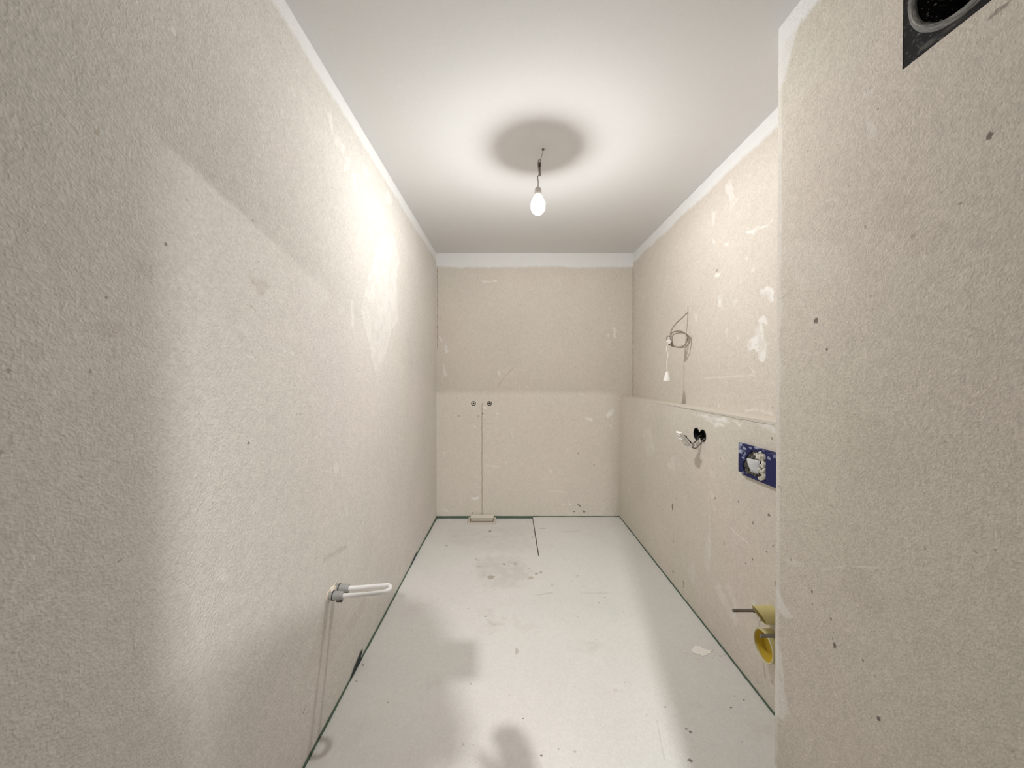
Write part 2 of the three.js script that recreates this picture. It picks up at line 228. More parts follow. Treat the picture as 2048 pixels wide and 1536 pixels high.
for (const [x, y, ra, rb, a] of [[1624, 1183, 0.004, 0.006, 0.9], [1625, 1208, 0.003, 0.003, 0.8], [1636, 1220, 0.002, 0.003, 0.7], [1662, 1238, 0.004, 0.005, 0.9], [1669, 1290, 0.006, 0.010, 0.95], [1666, 1278, 0.003, 0.003, 0.8], [1667, 1265, 0.002, 0.003, 0.8], [1757, 1437, 0.005, 0.006, 0.95], [1743, 1435, 0.002, 0.002, 0.6], [1742, 1400, 0.002, 0.002, 0.6], [1616, 1250, 0.003, 0.003, 0.7], [1606, 1290, 0.002, 0.002, 0.6], [1726, 1321, 0.003, 0.004, 0.8], [1582, 1120, 0.003, 0.004, 0.8], [1588, 1200, 0.002, 0.002, 0.7], [1586, 1238, 0.002, 0.003, 0.7], [1550, 1160, 0.004, 0.008, 0.8], [1980, 271, 0.006, 0.008, 0.9], [1632, 642, 0.009, 0.013, 0.95], [1654, 699, 0.005, 0.005, 0.95], [1920, 407, 0.006, 0.003, 0.6], [1756, 218, 0.003, 0.003, 0.6], [1731, 453, 0.004, 0.005, 0.5], [1639, 333, 0.003, 0.004, 0.5], [1616, 302, 0.003, 0.004, 0.4], [1825, 473, 0.006, 0.007, 0.35], [1808, 355, 0.005, 0.005, 0.3], [1995, 22, 0.02, 0.006, 0.6], [1990, 1100, 0.003, 0.003, 0.5], [1952, 1105, 0.003, 0.003, 0.5], [1850, 1097, 0.003, 0.004, 0.4]]) sNear.spot(N(x, y), ra * 0.85, rb * 0.85, DARK, a * 0.9);
for (const [x, y, ra, rb, a] of [[1850, 480, 0.05, 0.03, 0.10], [1790, 420, 0.05, 0.06, 0.09], [1720, 1180, 0.06, 0.04, 0.10], [1740, 900, 0.08, 0.10, 0.07]]) sNear.spot(N(x, y), ra, rb, BROWN, a);
sNear.speckle(260, BROWN, 101, 0.001, 0.0035, 0.45); sNear.speckle(60, SPACKLE, 102, 0.002, 0.006, 0.35);
sNear.topBand(YC, 0.07, PAINT, 0.02, 46);
sNear.poly(np([[1552, 55], [1600, 5], [1600, 40], [1582, 110], [1568, 160], [1553, 190]]), PAINT, 0.75, 0.012, 0.012, 0.1);

// ---- floor and ceiling
const G = onY(0), gp = (list) => list.map((p) => G(...p));
const sFloor = new Surface(XL, XR, DW, DB, 520, SCREED, { seed: 21, mottle: 0.055, grain: 0.06, hue: 0.018 });
sFloor.poly(gp([[955, 1128], [1000, 1112], [1045, 1120], [1060, 1150], [1040, 1172], [985, 1180], [950, 1152]]), [0.47, 0.415, 0.365], 0.35, 0.05, 0.05, 0.5);
sFloor.poly(gp([[900, 1060], [990, 1052], [1062, 1050], [1070, 1100], [1000, 1105], [900, 1085]]), [0.52, 0.47, 0.42], 0.22, 0.05, 0.06, 0.6);
for (const [x, y, ra, rb, a, c] of [[982, 1154, 0.022, 0.020, 0.6, [0.30, 0.24, 0.17]], [1062, 1156, 0.018, 0.018, 0.5, [0.34, 0.26, 0.17]], [1073, 1147, 0.012, 0.016, 0.6, [0.36, 0.27, 0.17]], [1082, 1145, 0.012, 0.016, 0.6, [0.34, 0.25, 0.16]], [1008, 1128, 0.010, 0.010, 0.8, DARK], [1016, 1132, 0.008, 0.008, 0.5, BROWN], [1030, 1128, 0.012, 0.02, 0.4, BROWN], [958, 1133, 0.016, 0.008, 0.4, BROWN], [1058, 1137, 0.010, 0.010, 0.35, BROWN], [1034, 1303, 0.010, 0.020, 0.45, [0.33, 0.29, 0.26]], [1230, 1380, 0.014, 0.010, 0.18, BROWN], [1380, 1521, 0.007, 0.007, 0.8, DARK], [1083, 1511, 0.004, 0.004, 0.9, DARK], [1373, 1458, 0.004, 0.004, 0.8, DARK], [1381, 1464, 0.004, 0.005, 0.9, DARK], [1462, 1415, 0.004, 0.004, 0.9, DARK], [1488, 1400, 0.004, 0.004, 0.9, DARK], [1468, 1392, 0.006, 0.003, 0.7, BROWN], [1441, 1312, 0.008, 0.004, 0.6, BROWN], [1449, 1310, 0.006, 0.003, 0.5, BROWN], [1395, 1410, 0.03, 0.02, 0.07, BROWN], [1046, 1437, 0.003, 0.003, 0.8, DARK], [726, 1330, 0.005, 0.005, 0.8, DARK], [713, 1362, 0.004, 0.004, 0.7, DARK], [971, 1233, 0.006, 0.006, 0.7, DARK], [1155, 1152, 0.006, 0.006, 0.7, BROWN], [1145, 1162, 0.005, 0.005, 0.7, DARK], [1198, 1206, 0.005, 0.005, 0.7, DARK], [1210, 1195, 0.005, 0.005, 0.6, DARK], [933, 1104, 0.006, 0.006, 0.6, DARK], [893, 1091, 0.008, 0.008, 0.6, DARK], [952, 1118, 0.006, 0.006, 0.6, DARK], [980, 1060, 0.01, 0.012, 0.8, DARK], [1065, 1073, 0.010, 0.014, 0.6, BROWN], [1085, 1057, 0.03, 0.008, 0.35, DARK], [1137, 1063, 0.05, 0.008, 0.2, BROWN], [1105, 1170, 0.015, 0.015, 0.25, BROWN]]) sFloor.spot(G(x, y), ra, rb, c, a);
sFloor.line(gp([[1072, 1190], [1090, 1188], [1106, 1184]]), 0.010, [0.36, 0.32, 0.28], 0.45, 0.006, 0.4); sFloor.line(gp([[1160, 1186], [1215, 1186]]), 0.012, [0.40, 0.36, 0.32], 0.3, 0.008, 0.6); sFloor.line(gp([[973, 1238], [985, 1250], [1010, 1248]]), 0.018, [0.44, 0.40, 0.36], 0.35, 0.012, 0.4); sFloor.line(gp([[1130, 1064], [1160, 1062]]), 0.008, BROWN, 0.35); sFloor.line(gp([[1314, 1440], [1328, 1520]]), 0.003, BROWN, 0.35);
for (const [x, y, r] of [[1050, 1172, 0.008], [1081, 1295, 0.004], [930, 1316, 0.010], [1370, 1303, 0.008], [1393, 1318, 0.006], [1015, 1200, 0.006]]) sFloor.spot(G(x, y), r, r, [0.78, 0.75, 0.70], 0.8);
sFloor.speckle(420, DARK, 103, 0.0010, 0.004, 0.55); sFloor.speckle(60, [0.76, 0.73, 0.68], 104, 0.002, 0.006, 0.5);
for (let i = 0, r = rng(77); i < 22; i++) { const x = XL + 1.7 * r(), d = 1.1 + 2.3 * r(), w = 0.05 + 0.16 * r(), h = 0.03 + 0.08 * r(); sFloor.poly([[x, d], [x + w, d + h * 0.3], [x + w * 0.8, d + h], [x + w * 0.1, d + h * 0.8]], r() < 0.5 ? [0.67, 0.64, 0.59] : [0.53, 0.49, 0.45], 0.25, 0.05, 0.03, 0.7, 200 + i); }
const sCeil = new Surface(XL, XR, DW, DB, 200, [0.735, 0.731, 0.725], { seed: 25, mottle: 0.012, grain: 0.015, hue: 0.006 });

const M = {
  left: surfaceMaterial(sLeft, plasterRelief, 0.0015), back: surfaceMaterial(sBack, plasterRelief, 0.0009), right: surfaceMaterial(sRight, plasterRelief, 0.0016),
  low: surfaceMaterial(sLow, plasterRelief, 0.0012), near: surfaceMaterial(sNear, plasterRelief, 0.0014), floor: surfaceMaterial(sFloor, smoothRelief, 0.0006, 0.85, 0.5), ceiling: surfaceMaterial(sCeil, smoothRelief, 0.0004, 0.95),
  hall: plain(new THREE.Color().setRGB(0.22, 0.21, 0.20), 0.95), hallFloor: plain(new THREE.Color().setRGB(0.25, 0.24, 0.23), 0.9), hallCeil: plain(new THREE.Color().setRGB(0.50, 0.495, 0.49), 0.95),
  black: plain(new THREE.Color().setRGB(0.012, 0.012, 0.013), 0.6), blackPlastic: plain(new THREE.Color().setRGB(0.03, 0.03, 0.034), 0.65),
};

// ---------------------------------------------------------------- structure
// side wall with holes: shape in (d, y), front face at x = X, body going to +x (dir 1) or -x (dir -1)
function sideWall(outline, holes, X, thick, dir) {
  const shape = new THREE.Shape(outline.map((p) => new THREE.Vector2(...p)));
  for (const h of holes) shape.holes.push(new THREE.Path(h.map((p) => new THREE.Vector2(...p))));
  const g = new THREE.ExtrudeGeometry(shape, { depth: thick, bevelEnabled: false, curveSegments: 24 });
  const m = new THREE.Matrix4().set(0, 0, 1, dir > 0 ? X : X - thick, 0, 1, 0, 0, -1, 0, 0, 0, 0, 0, 0, 1); // (d, y, t) -> (X + t, y, -d)
  g.applyMatrix4(m); return g;
}
const rect = (a0, a1, b0, b1) => [[a0, b0], [a1, b0], [a1, b1], [a0, b1]];
const ring = (ca, cb, r, n = 28) => Array.from({ length: n }, (_, i) => [ca + r * Math.cos(i / n * 2 * Math.PI), cb + r * Math.sin(i / n * 2 * Math.PI)]);

structure('wall_left', planar(sideWall(rect(DW, DB + T, -0.1, YC + 0.1), [], XL, T, -1), 'dy', DW, DB, 0, YC), M.left, 'long left wall of raw beige plaster with pale spackle patches', 'wall');
// back wall with the two tap connections' holes
const TAPS = [[947, 807], [979, 807]].map((p) => B(...p));
{
  const shape = new THREE.Shape(rect(XL, XR + T, -0.1, YC + 0.1).map((p) => new THREE.Vector2(...p)));
  for (const t of TAPS) shape.holes.push(new THREE.Path(ring(t[0], t[1], 0.0225, 24).map((p) => new THREE.Vector2(...p))));
  const g = new THREE.ExtrudeGeometry(shape, { depth: T, bevelEnabled: false }); g.translate(0, 0, -DB - T);
  structure('wall_back', planar(g, 'xy', XL, XR, -0.1, YC), M.back, 'end wall of beige plaster with a thin vertical seam', 'wall');
}
structure('wall_right', planar(box(XR, XR + T, -0.1, YC + 0.1, DN - 0.05, DB), 'dy', DN, DB, YS, YC), M.right, 'recessed right wall above the low wall, patched with white spackle', 'wall');
// low wall, hollow where the twin flush box sits
const BOXC = [S(1393, 868), S(1406.5, 871)], boxD = (BOXC[0][0] + BOXC[1][0]) / 2, boxY = (BOXC[0][1] + BOXC[1][1]) / 2;
const PEANUT = (() => { const r = 0.033, h = 0.0355, a0 = Math.asin(0.016 / r), p = []; for (let i = 0; i <= 20; i++) { const a = a0 + (2 * Math.PI - 2 * a0) * i / 20; p.push([boxD - h + r * Math.cos(a), boxY + r * Math.sin(a)]); } for (let i = 0; i <= 20; i++) { const a = Math.PI + a0 + (2 * Math.PI - 2 * a0) * i / 20; p.push([boxD + h + r * Math.cos(a), boxY + r * Math.sin(a)]); } return p; })();
{
  const front = sideWall(rect(DN - 0.05, DB, -0.1, YS), [PEANUT], XS, XR - XS, 1);
  structure('wall_right_low', planar(front, 'dy', DN, DB, -0.1, YS), M.low, 'low boxed-out wall with a narrow ledge along the right side', 'wall');
  const top = new THREE.Group();
  const sTop = new Surface(DN, DB, XS, XR, 400, [0.70, 0.645, 0.57], { seed: 33, mottle: 0.08, grain: 0.06 });
  const cap = box(XS - 0.001, XR, YS, YS + 0.006, DN - 0.05, DB), p = cap.attributes.position, uv = cap.attributes.uv;
  for (let i = 0; i < p.count; i++) uv.setXY(i, (-p.getZ(i) - DN) / (DB - DN), (p.getX(i) - XS) / (XR - XS));
  structure('trim_1', cap, surfaceMaterial(sTop, plasterRelief, 0.0010), 'pale plastered top of the low wall with a cracked front edge', 'ledge');
}
// near right wall, with the opening for the fan housing
const FAN = { d0: 0.645, d1: 0.889, y0: 2.024, y1: 2.268 };
structure('wall_right_near', planar(sideWall(rect(DW, DN, -0.1, YC + 0.1), [rect(FAN.d0, FAN.d1, FAN.y0, FAN.y1)], XN, XR + T - XN, 1), 'dy', DW, DN, -0.1, YC), M.near, 'projecting right wall of beige plaster with a black fan housing near the ceiling', 'wall');
structure('ceiling', planar(box(XL - T, XR + T, YC, YC + 0.1, DW, DB + T), 'xd', XL, XR, DW, DB), M.ceiling, 'smooth white painted ceiling', 'ceiling');
// floor: level screed, and the shower corner that falls towards the drain behind a joint
const DJ = G(1078, 1112)[1], XJ = 0.212, FALL = 0.015;
{
  const prism = new THREE.Shape([[DJ, 0], [DB + 0.02, -FALL], [DB + 0.02, -0.1], [DJ, -0.1]].map((p) => new THREE.Vector2(...p)));
  const slope = new THREE.ExtrudeGeometry(prism, { depth: XJ - 0.007 - XL, bevelEnabled: false });
  slope.applyMatrix4(new THREE.Matrix4().set(0, 0, 1, XL, 0, 1, 0, 0, -1, 0, 0, 0, 0, 0, 0, 1));
  const g = merge([box(XL - 0.05, XN, -0.1, 0, DW, DN), box(XL - 0.05, XR, -0.1, 0, DN, DJ), box(XJ, XR, -0.1, 0, DJ, DB + 0.02), slope, box(XL - T, XR + T, -0.16, -0.1, DW, DB + T)]);
  structure('floor', planar(g, 'xd', XL, XR, DW, DB), M.floor, 'dusty grey screed floor with dirt stains and a raised joint', 'floor');
}
// door wall behind the camera and the hallway beyond, lit by its own bulb
const DOOR = { x0: -0.268, x1: 0.323, y: 2.056 };
{
  const w = merge([box(-1.6, DOOR.x0, -0.1, YC + 0.1, DW - T, DW), box(DOOR.x1, 1.6, -0.1, YC + 0.1, DW - T, DW), box(DOOR.x0, DOOR.x1, DOOR.y, YC + 0.1, DW - T, DW)]);
  structure('wall_door', w, M.hall, 'plastered wall with the open doorway to the hallway', 'wall');
  structure('wall_hall_left', box(-1.6 - T, -1.6, -0.1, YC + 0.1, -4.2, DW), M.hall, 'left wall of the hallway', 'wall');
  structure('wall_hall_right', box(1.6, 1.6 + T, -0.1, YC + 0.1, -4.2, DW), M.hall, 'right wall of the hallway', 'wall');
  structure('wall_hall_end', box(-1.6 - T, 1.6 + T, -0.1, YC + 0.1, -4.2 - T, -4.2), M.hall, 'far end wall of the hallway', 'wall');
  structure('floor_hall', box(-1.6, 1.6, -0.1, 0, -4.2, DW), M.hallFloor, 'grey screed floor of the hallway', 'floor');
  structure('ceiling_hall', box(-1.6 - T, 1.6 + T, HALL.at[1] + 0.0015, YC + 0.1, -4.2 - T, DW - T), M.hallCeil, 'lowered white ceiling of the hallway', 'ceiling');
}
// green foam strip standing up between screed and walls, cut off raggedly
function edgeStrip(path, side, height, thick, floorAt, seed) {            // path: [x, d] from a to b; side: unit vector off the wall
  const [a, b] = path, n = Math.ceil(Math.hypot(b[0] - a[0], b[1] - a[1]) / 0.012), pos = [], idx = [];
  for (let i = 0; i <= n; i++) {
    const t = i / n, x = a[0] + (b[0] - a[0]) * t, d = a[1] + (b[1] - a[1]) * t, s = t * n * 0.012;
    const h = height * (0.55 + 0.9 * fbm(s * 7, 0.2, seed, 3)), w = thick * (0.6 + 0.8 * fbm(s * 16, 0.7, seed + 4, 3)), y0 = floorAt(x, d) - 0.004;
    for (const [q, y] of [[0, y0], [w, y0], [w * 0.9, h - 0.001], [0, h]]) pos.push(x + side[0] * q, y, -(d + side[1] * q));
    if (i) for (let k = 0; k < 4; k++) { const p = (i - 1) * 4 + k, q = (i - 1) * 4 + (k + 1) % 4; idx.push(p, q, p + 4, q, q + 4, p + 4); }
  }
  const e = n * 4; idx.push(0, 2, 1, 0, 3, 2, e, e + 1, e + 2, e, e + 2, e + 3);
  const g = new THREE.BufferGeometry(); g.setAttribute('position', new THREE.Float32BufferAttribute(pos, 3)); g.setIndex(idx);
  const h = g.toNonIndexed(); h.computeVertexNormals(); return h;
}
const foam = new THREE.MeshStandardMaterial({ color: new THREE.Color().setRGB(0.085, 0.135, 0.098), roughness: 0.95, side: THREE.DoubleSide });
const fallAt = (x, d) => (x < XJ && d > DJ ? -FALL * (d - DJ) / (DB - DJ) : 0);
const sLeftStrip = structure('baseboard_left', edgeStrip([[XL, DW], [XL, DB]], [1, 0], 0.007, 0.006, fallAt, 301), foam, 'green foam edge strip along the foot of the left wall', 'edge strip');
structure('baseboard_back', merge([edgeStrip([[XL, DB], [XJ, DB]], [0, -1], 0.006, 0.006, fallAt, 305), edgeStrip([[XJ, DB], [XS, DB]], [0, -1], 0.006, 0.006, () => 0, 306)]), foam, 'green foam edge strip along the foot of the end wall', 'edge strip');
structure('baseboard_right', edgeStrip([[XS, DN], [XS, DB]], [-1, 0], 0.007, 0.005, () => 0, 309), foam, 'green foam edge strip along the foot of the low wall', 'edge strip');
{ // loose flaps of the strip on the left wall, turned up
  const dark = plain(new THREE.Color().setRGB(0.020, 0.032, 0.036), 0.8, { side: THREE.DoubleSide });
  for (const [d0, d1, h] of [[1.655, 1.80, 0.040], [2.64, 2.86, 0.018]]) {
    const shape = new THREE.Shape([[d0, 0], [d0 + (d1 - d0) * 0.35, h * 0.55], [d1 - 0.02, h], [d1, h * 0.9], [d1 - 0.03, h * 0.35], [d1, 0]].map((p) => new THREE.Vector2(...p)));
    const g = new THREE.ExtrudeGeometry(shape, { depth: 0.002, bevelEnabled: false });
    g.applyMatrix4(new THREE.Matrix4().set(0, 0, 1, XL + 0.004, 0, 1, 0, 0.003, -1, 0, 0, 0, 0, 0, 0, 1));
    const f = part('torn_flap', g, dark, sLeftStrip); f.userData.label = 'dark loose flap of foam strip turned up against the wall';
  }
}

// ---------------------------------------------------------------- bare bulb on its cable
function ledBulb(parent, glow) {                              // cap up, glowing dome down, rim of the base at 0
  const prof = [];
  for (let i = 0; i <= 24; i++) { const a = -Math.PI / 2 + Math.PI / 2 * i / 24; prof.push(new THREE.Vector2(Math.max(0.0001, 0.0365 * Math.cos(a)), -0.014 + 0.0385 * Math.sin(a))); }
  prof.push(new THREE.Vector2(0.0367, -0.004), new THREE.Vector2(0.0365, 0));
  part('bulb_dome', new THREE.LatheGeometry(prof, 44), new THREE.MeshStandardMaterial({ color: 0xffffff, roughness: 0.4, emissive: new THREE.Color().setRGB(1, 0.985, 0.96), emissiveIntensity: glow }), parent);
  part('bulb_base', new THREE.LatheGeometry([[0.0001, 0], [0.0370, 0], [0.0371, 0.003], [0.034, 0.014], [0.027, 0.030], [0.021, 0.044], [0.0160, 0.050], [0.0001, 0.050]].map((p) => new THREE.Vector2(...p)), 44), new THREE.MeshPhysicalMaterial({ color: 0xf4f2ee, roughness: 1, transmission: 0.45, thickness: 0 }), parent);
  part('lamp_holder', new THREE.LatheGeometry([[0.0001, 0.048], [0.0180, 0.048], [0.0180, 0.066], [0.0165, 0.070], [0.0165, 0.080], [0.009, 0.087], [0.004, 0.092], [0.0001, 0.092]].map((p) => new THREE.Vector2(...p)), 32), plain(0xd9d5ce, 0.5), parent);
  return 0.092;
}
function pointLamp(parent, name, lamp, radius, y) {
  const l = new THREE.PointLight(new THREE.Color().setRGB(...lamp.color), lamp.cd, 0, 2); l.name = name; l.position.set(0, y, 0); l.castShadow = true; l.shadow.radius = radius / 0.02; l.shadow.bias = -0.001; l.shadow.mapSize.set(1024, 1024); parent.add(l);
}
{
  const t = thing('pendant_bulb', 'lit bare bulb hanging by a thin taped cable from the ceiling', 'lamp', BULB.at);
  const top = ledBulb(t, 6), dy = YC - BULB.at[1];
  pointLamp(t, 'pendant_light', BULB, 0.027, -0.0108);
  const wire = plain(0x8d8681, 0.6), grey = plain(0xa9a39e, 0.55), tape = plain(0x4a4541, 0.5);
  part('cable', tube([V(0, top - 0.004, 0), V(0.001, top + 0.025, 0), V(-0.002, top + 0.05, 0), V(0.003, dy - 0.135, 0), V(0.006, dy - 0.10, 0), V(0.007, dy - 0.075, 0.002)], 0.0024, 40, 8), wire, t);
  part('ceiling_wire', tube([V(0.014, dy - 0.072, 0), V(0.014, dy - 0.060, 0), V(0.019, dy - 0.035, 0), V(0.025, dy - 0.012, 0), V(0.026, dy + 0.001, 0)], 0.0013, 30, 8), wire, t);
  part('hook_plate', new THREE.CylinderGeometry(0.006, 0.0075, 0.004, 20).translate(0.026, dy - 0.002, 0), plain(0x6b6560, 0.4, { metalness: 0.6 }), t);
  // cable doubled back on itself and bound
  part('cable_loop', merge([tube([V(0.007, dy - 0.135, 0.003), V(0.002, dy - 0.10, 0.003), V(0.000, dy - 0.075, 0.003), V(0.003, dy - 0.060, 0.003), V(0.008, dy - 0.0535, 0.003), V(0.012, dy - 0.062, 0.003), V(0.0135, dy - 0.078, 0.003), V(0.012, dy - 0.105, 0.003), V(0.0125, dy - 0.138, 0.003)], 0.0030, 60, 8), tube([V(0.004, dy - 0.064, -0.002), V(0.009, dy - 0.07, -0.002), V(0.010, dy - 0.10, -0.002), V(0.008, dy - 0.128, -0.002)], 0.0032, 30, 8)]), grey, t);
  for (const [y, tilt] of [[dy - 0.0765, 0.45], [dy - 0.0885, 0.40]]) { const g = new THREE.CylinderGeometry(0.0098, 0.0098, 0.0042, 20, 1, false); g.scale(1, 1, 0.75); g.rotateZ(tilt); g.translate(0.0075, y, 0.001); part('tape_band', g, tape, t); }
}
{
  const t = thing('recessed_spotlight', 'small square spotlight set flush in the hallway ceiling behind the doorway', 'lamp', HALL.at), h = HALL.size / 2;
  const fr = new THREE.Shape(rect(-0.042, 0.042, -0.042, 0.042).map((p) => new THREE.Vector2(...p))); fr.holes.push(new THREE.Path(rect(-h, h, -h, h).map((p) => new THREE.Vector2(...p))));
  part('bezel', new THREE.ExtrudeGeometry(fr, { depth: 0.003, bevelEnabled: false }).rotateX(Math.PI / 2), plain(0xdddddd, 0.4), t);
  part('lamp_face', new THREE.BoxGeometry(2 * h, 0.002, 2 * h).translate(0, 0.0005, 0), new THREE.MeshStandardMaterial({ color: 0xffffff, emissive: new THREE.Color().setRGB(...HALL.color), emissiveIntensity: 6 }), t);
  RectAreaLightUniformsLib.init();
  const l = new THREE.RectAreaLight(new THREE.Color().setRGB(...HALL.color), HALL.nits, HALL.size, HALL.size); l.name = 'spotlight_light'; l.position.set(0, -0.004, 0); l.rotation.x = -Math.PI / 2; t.add(l);
}

// ---------------------------------------------------------------- coiled cable with a white pull handle, right wall
{
  const exit = R(1376, 626), t = thing('pull_cord_coil', 'grey cable coil on the wall with a white cord and bell-shaped handle', 'cable', [XR, exit[1], -exit[0]]);
  const o = V(XR, exit[1], -exit[0]), D = 2.48, at = (px, py, d = D) => { const [x, y] = onD(d)(px, py); return V(x, y, -d).sub(o); };
  const cab = plain(0x9b9187, 0.55), white = plain(0xf4f1ec, 0.5);
  const c = at(1357.5, 678.5), pts = [V(0.03, 0.01, 0), V(-0.004, 0, 0), at(1364, 636, 2.49), at(1351, 648, 2.48), at(1342, 662, 2.475)];
  for (let i = 0; i <= 40; i++) { const a = Math.PI * 0.88 + i / 40 * Math.PI * 4.3, k = i / 40; pts.push(V(c.x + (0.058 + 0.006 * Math.sin(3 * a + 1) - 0.004 * k) * Math.cos(a), c.y + (0.059 + 0.006 * Math.cos(2 * a)) * Math.sin(a) + (k > 0.45 ? -0.014 : 0.004) * smooth(0.3, 0.6, Math.abs(k - 0.45) + 0.2), c.z + 0.016 * k + 0.014 * Math.cos(a * 0.5))); }
  pts.push(at(1341, 690, 2.47), at(1337.5, 688, 2.475), at(1336, 684, 2.48));
  part('cable', tube(pts, 0.0040, 320, 8), cab, t);
  part('cable_tail', tube([at(1338, 690, 2.47), at(1334, 681, 2.468), at(1333, 675, 2.47), at(1337, 672, 2.475), at(1342, 674, 2.478)], 0.0032, 40, 8), cab, t);
  const con = new RoundedBoxGeometry(0.023, 0.023, 0.016, 2, 0.003); con.rotateZ(0.75); const cp = at(1335, 684); con.translate(cp.x, cp.y, cp.z + 0.022); part('connector', con, white, t);
  part('cord', tube([at(1336, 687), at(1333.5, 694), at(1333.5, 701), at(1336.5, 707), at(1335, 715), at(1334, 728), at(1334.5, 745)], 0.0029, 70, 8), white, t);
  const b = at(1334.5, 743), bell = new THREE.LatheGeometry([[0.0001, 0], [0.009, -0.001], [0.0125, -0.006], [0.0125, -0.014], [0.016, -0.026], [0.022, -0.046], [0.0255, -0.060], [0.0245, -0.063], [0.018, -0.0645], [0.0001, -0.065]].map((p) => new THREE.Vector2(...p)), 32);
  bell.translate(b.x, b.y, b.z); part('bell_handle', bell, white, t);
}

// ---------------------------------------------------------------- twin flush box and the socket insert hanging from it
{
  const t = thing('flush_box', 'black twin flush box sunk in the low wall', 'wall box', [XS, boxY, -boxD]);
  const shape = new THREE.Shape(PEANUT.map((p) => new THREE.Vector2(p[0] - boxD, p[1] - boxY))), inner = PEANUT.map((p) => new THREE.Vector2((p[0] - boxD) * 0.975, (p[1] - boxY) * 0.93));
  const place = (g, x) => g.applyMatrix4(new THREE.Matrix4().set(0, 0, 1, x, 0, 1, 0, 0, -1, 0, 0, 0, 0, 0, 0, 1));
  const rim = new THREE.Shape(shape.getPoints()); rim.holes.push(new THREE.Path(inner));
  part('rim', place(new THREE.ExtrudeGeometry(rim, { depth: 0.060, bevelEnabled: false }), -0.003), M.black, t);
  part('box_bottom', place(new THREE.ExtrudeGeometry(new THREE.Shape(inner), { depth: 0.003, bevelEnabled: false }), 0.054), M.black, t);
  const s = thing('socket_insert', 'white socket insert dangling on two cables below the black flush box', 'socket', [XS, boxY, -boxD]);
  const o = V(XS, boxY, -boxD), at = (px, py, d) => { const [x, y] = onD(d)(px, py); return V(x, y, -d).sub(o); };
  const cab = plain(0x8f867d, 0.5), white = plain(0xf6f4ef, 0.4), brown = plain(0x4a2f33, 0.5), grey = plain(0xa79f9b, 0.5);
  // plate: long edge seen as a slanting line, the face turned a little towards the eye
  const pl = new THREE.Group(); pl.name = 'face_plate';
  const p0 = at(1358, 864, 2.10), p1 = at(1379, 890, 2.10), mid = p0.clone().add(p1).multiplyScalar(0.5), e = p1.clone().sub(p0), len = e.length(); e.normalize();
  const w = V(-0.03, 0.0, 1).normalize(), nrm = new THREE.Vector3().crossVectors(e, w).normalize(), w2 = new THREE.Vector3().crossVectors(e, nrm).normalize();
  pl.matrixAutoUpdate = true; pl.position.copy(mid); pl.quaternion.setFromRotationMatrix(new THREE.Matrix4().makeBasis(e, nrm, w2)); s.add(pl);
  const side = nrm.x > 0 ? 1 : -1;                         // nrm or its opposite points to the wall
  part('mounting_plate', new RoundedBoxGeometry(len, 0.006, 0.070, 2, 0.0015), white, pl);
  part('socket_face', new RoundedBoxGeometry(len * 0.62, 0.011, 0.046, 2, 0.003).translate(0.004, -side * 0.007, 0), white, pl);
  for (const [x, h] of [[-0.46, 0.009], [-0.35, 0.013], [-0.22, 0.011], [-0.09, 0.019], [0.04, 0.012], [0.17, 0.020], [0.30, 0.012], [0.42, 0.018]]) part('claw', new RoundedBoxGeometry(0.0065, h, 0.052, 2, 0.002).translate(x * len, -side * h * 0.5, 0.006), white, pl);
  for (const [x, m] of [[-0.06, brown], [0.16, grey], [0.34, brown]]) part('terminal', new RoundedBoxGeometry(0.014, 0.014, 0.030, 2, 0.003).translate(x * len, side * 0.009, 0.004), m, pl);
  part('terminal_block', new RoundedBoxGeometry(0.020, 0.017, 0.024, 2, 0.003).translate(len * 0.5 + 0.006, side * 0.012, 0), grey, pl);
  const tip = at(1384, 894, 2.10);
  part('cable', tube([V(0.020, -0.016, 0.026), V(0.004, -0.024, 0.03), at(1405, 882, 2.07), at(1397, 891, 2.085), at(1391, 896.5, 2.095), at(1387, 896, 2.10), tip], 0.0038, 60, 8), cab, s);
  part('cable', tube([V(0.020, -0.004, -0.016), V(0.0, -0.012, -0.012), at(1397, 876, 2.11), at(1391, 883, 2.11), at(1386, 887.5, 2.105), at(1383, 891, 2.10)], 0.0034, 50, 8), plain(0x4d4843, 0.5), s);
  part('loose_wire', tube([at(1394, 881, 2.11), at(1394, 887, 2.11), at(1393, 892, 2.108)], 0.0012, 20, 6), plain(0x3c3733, 0.5), s);
}

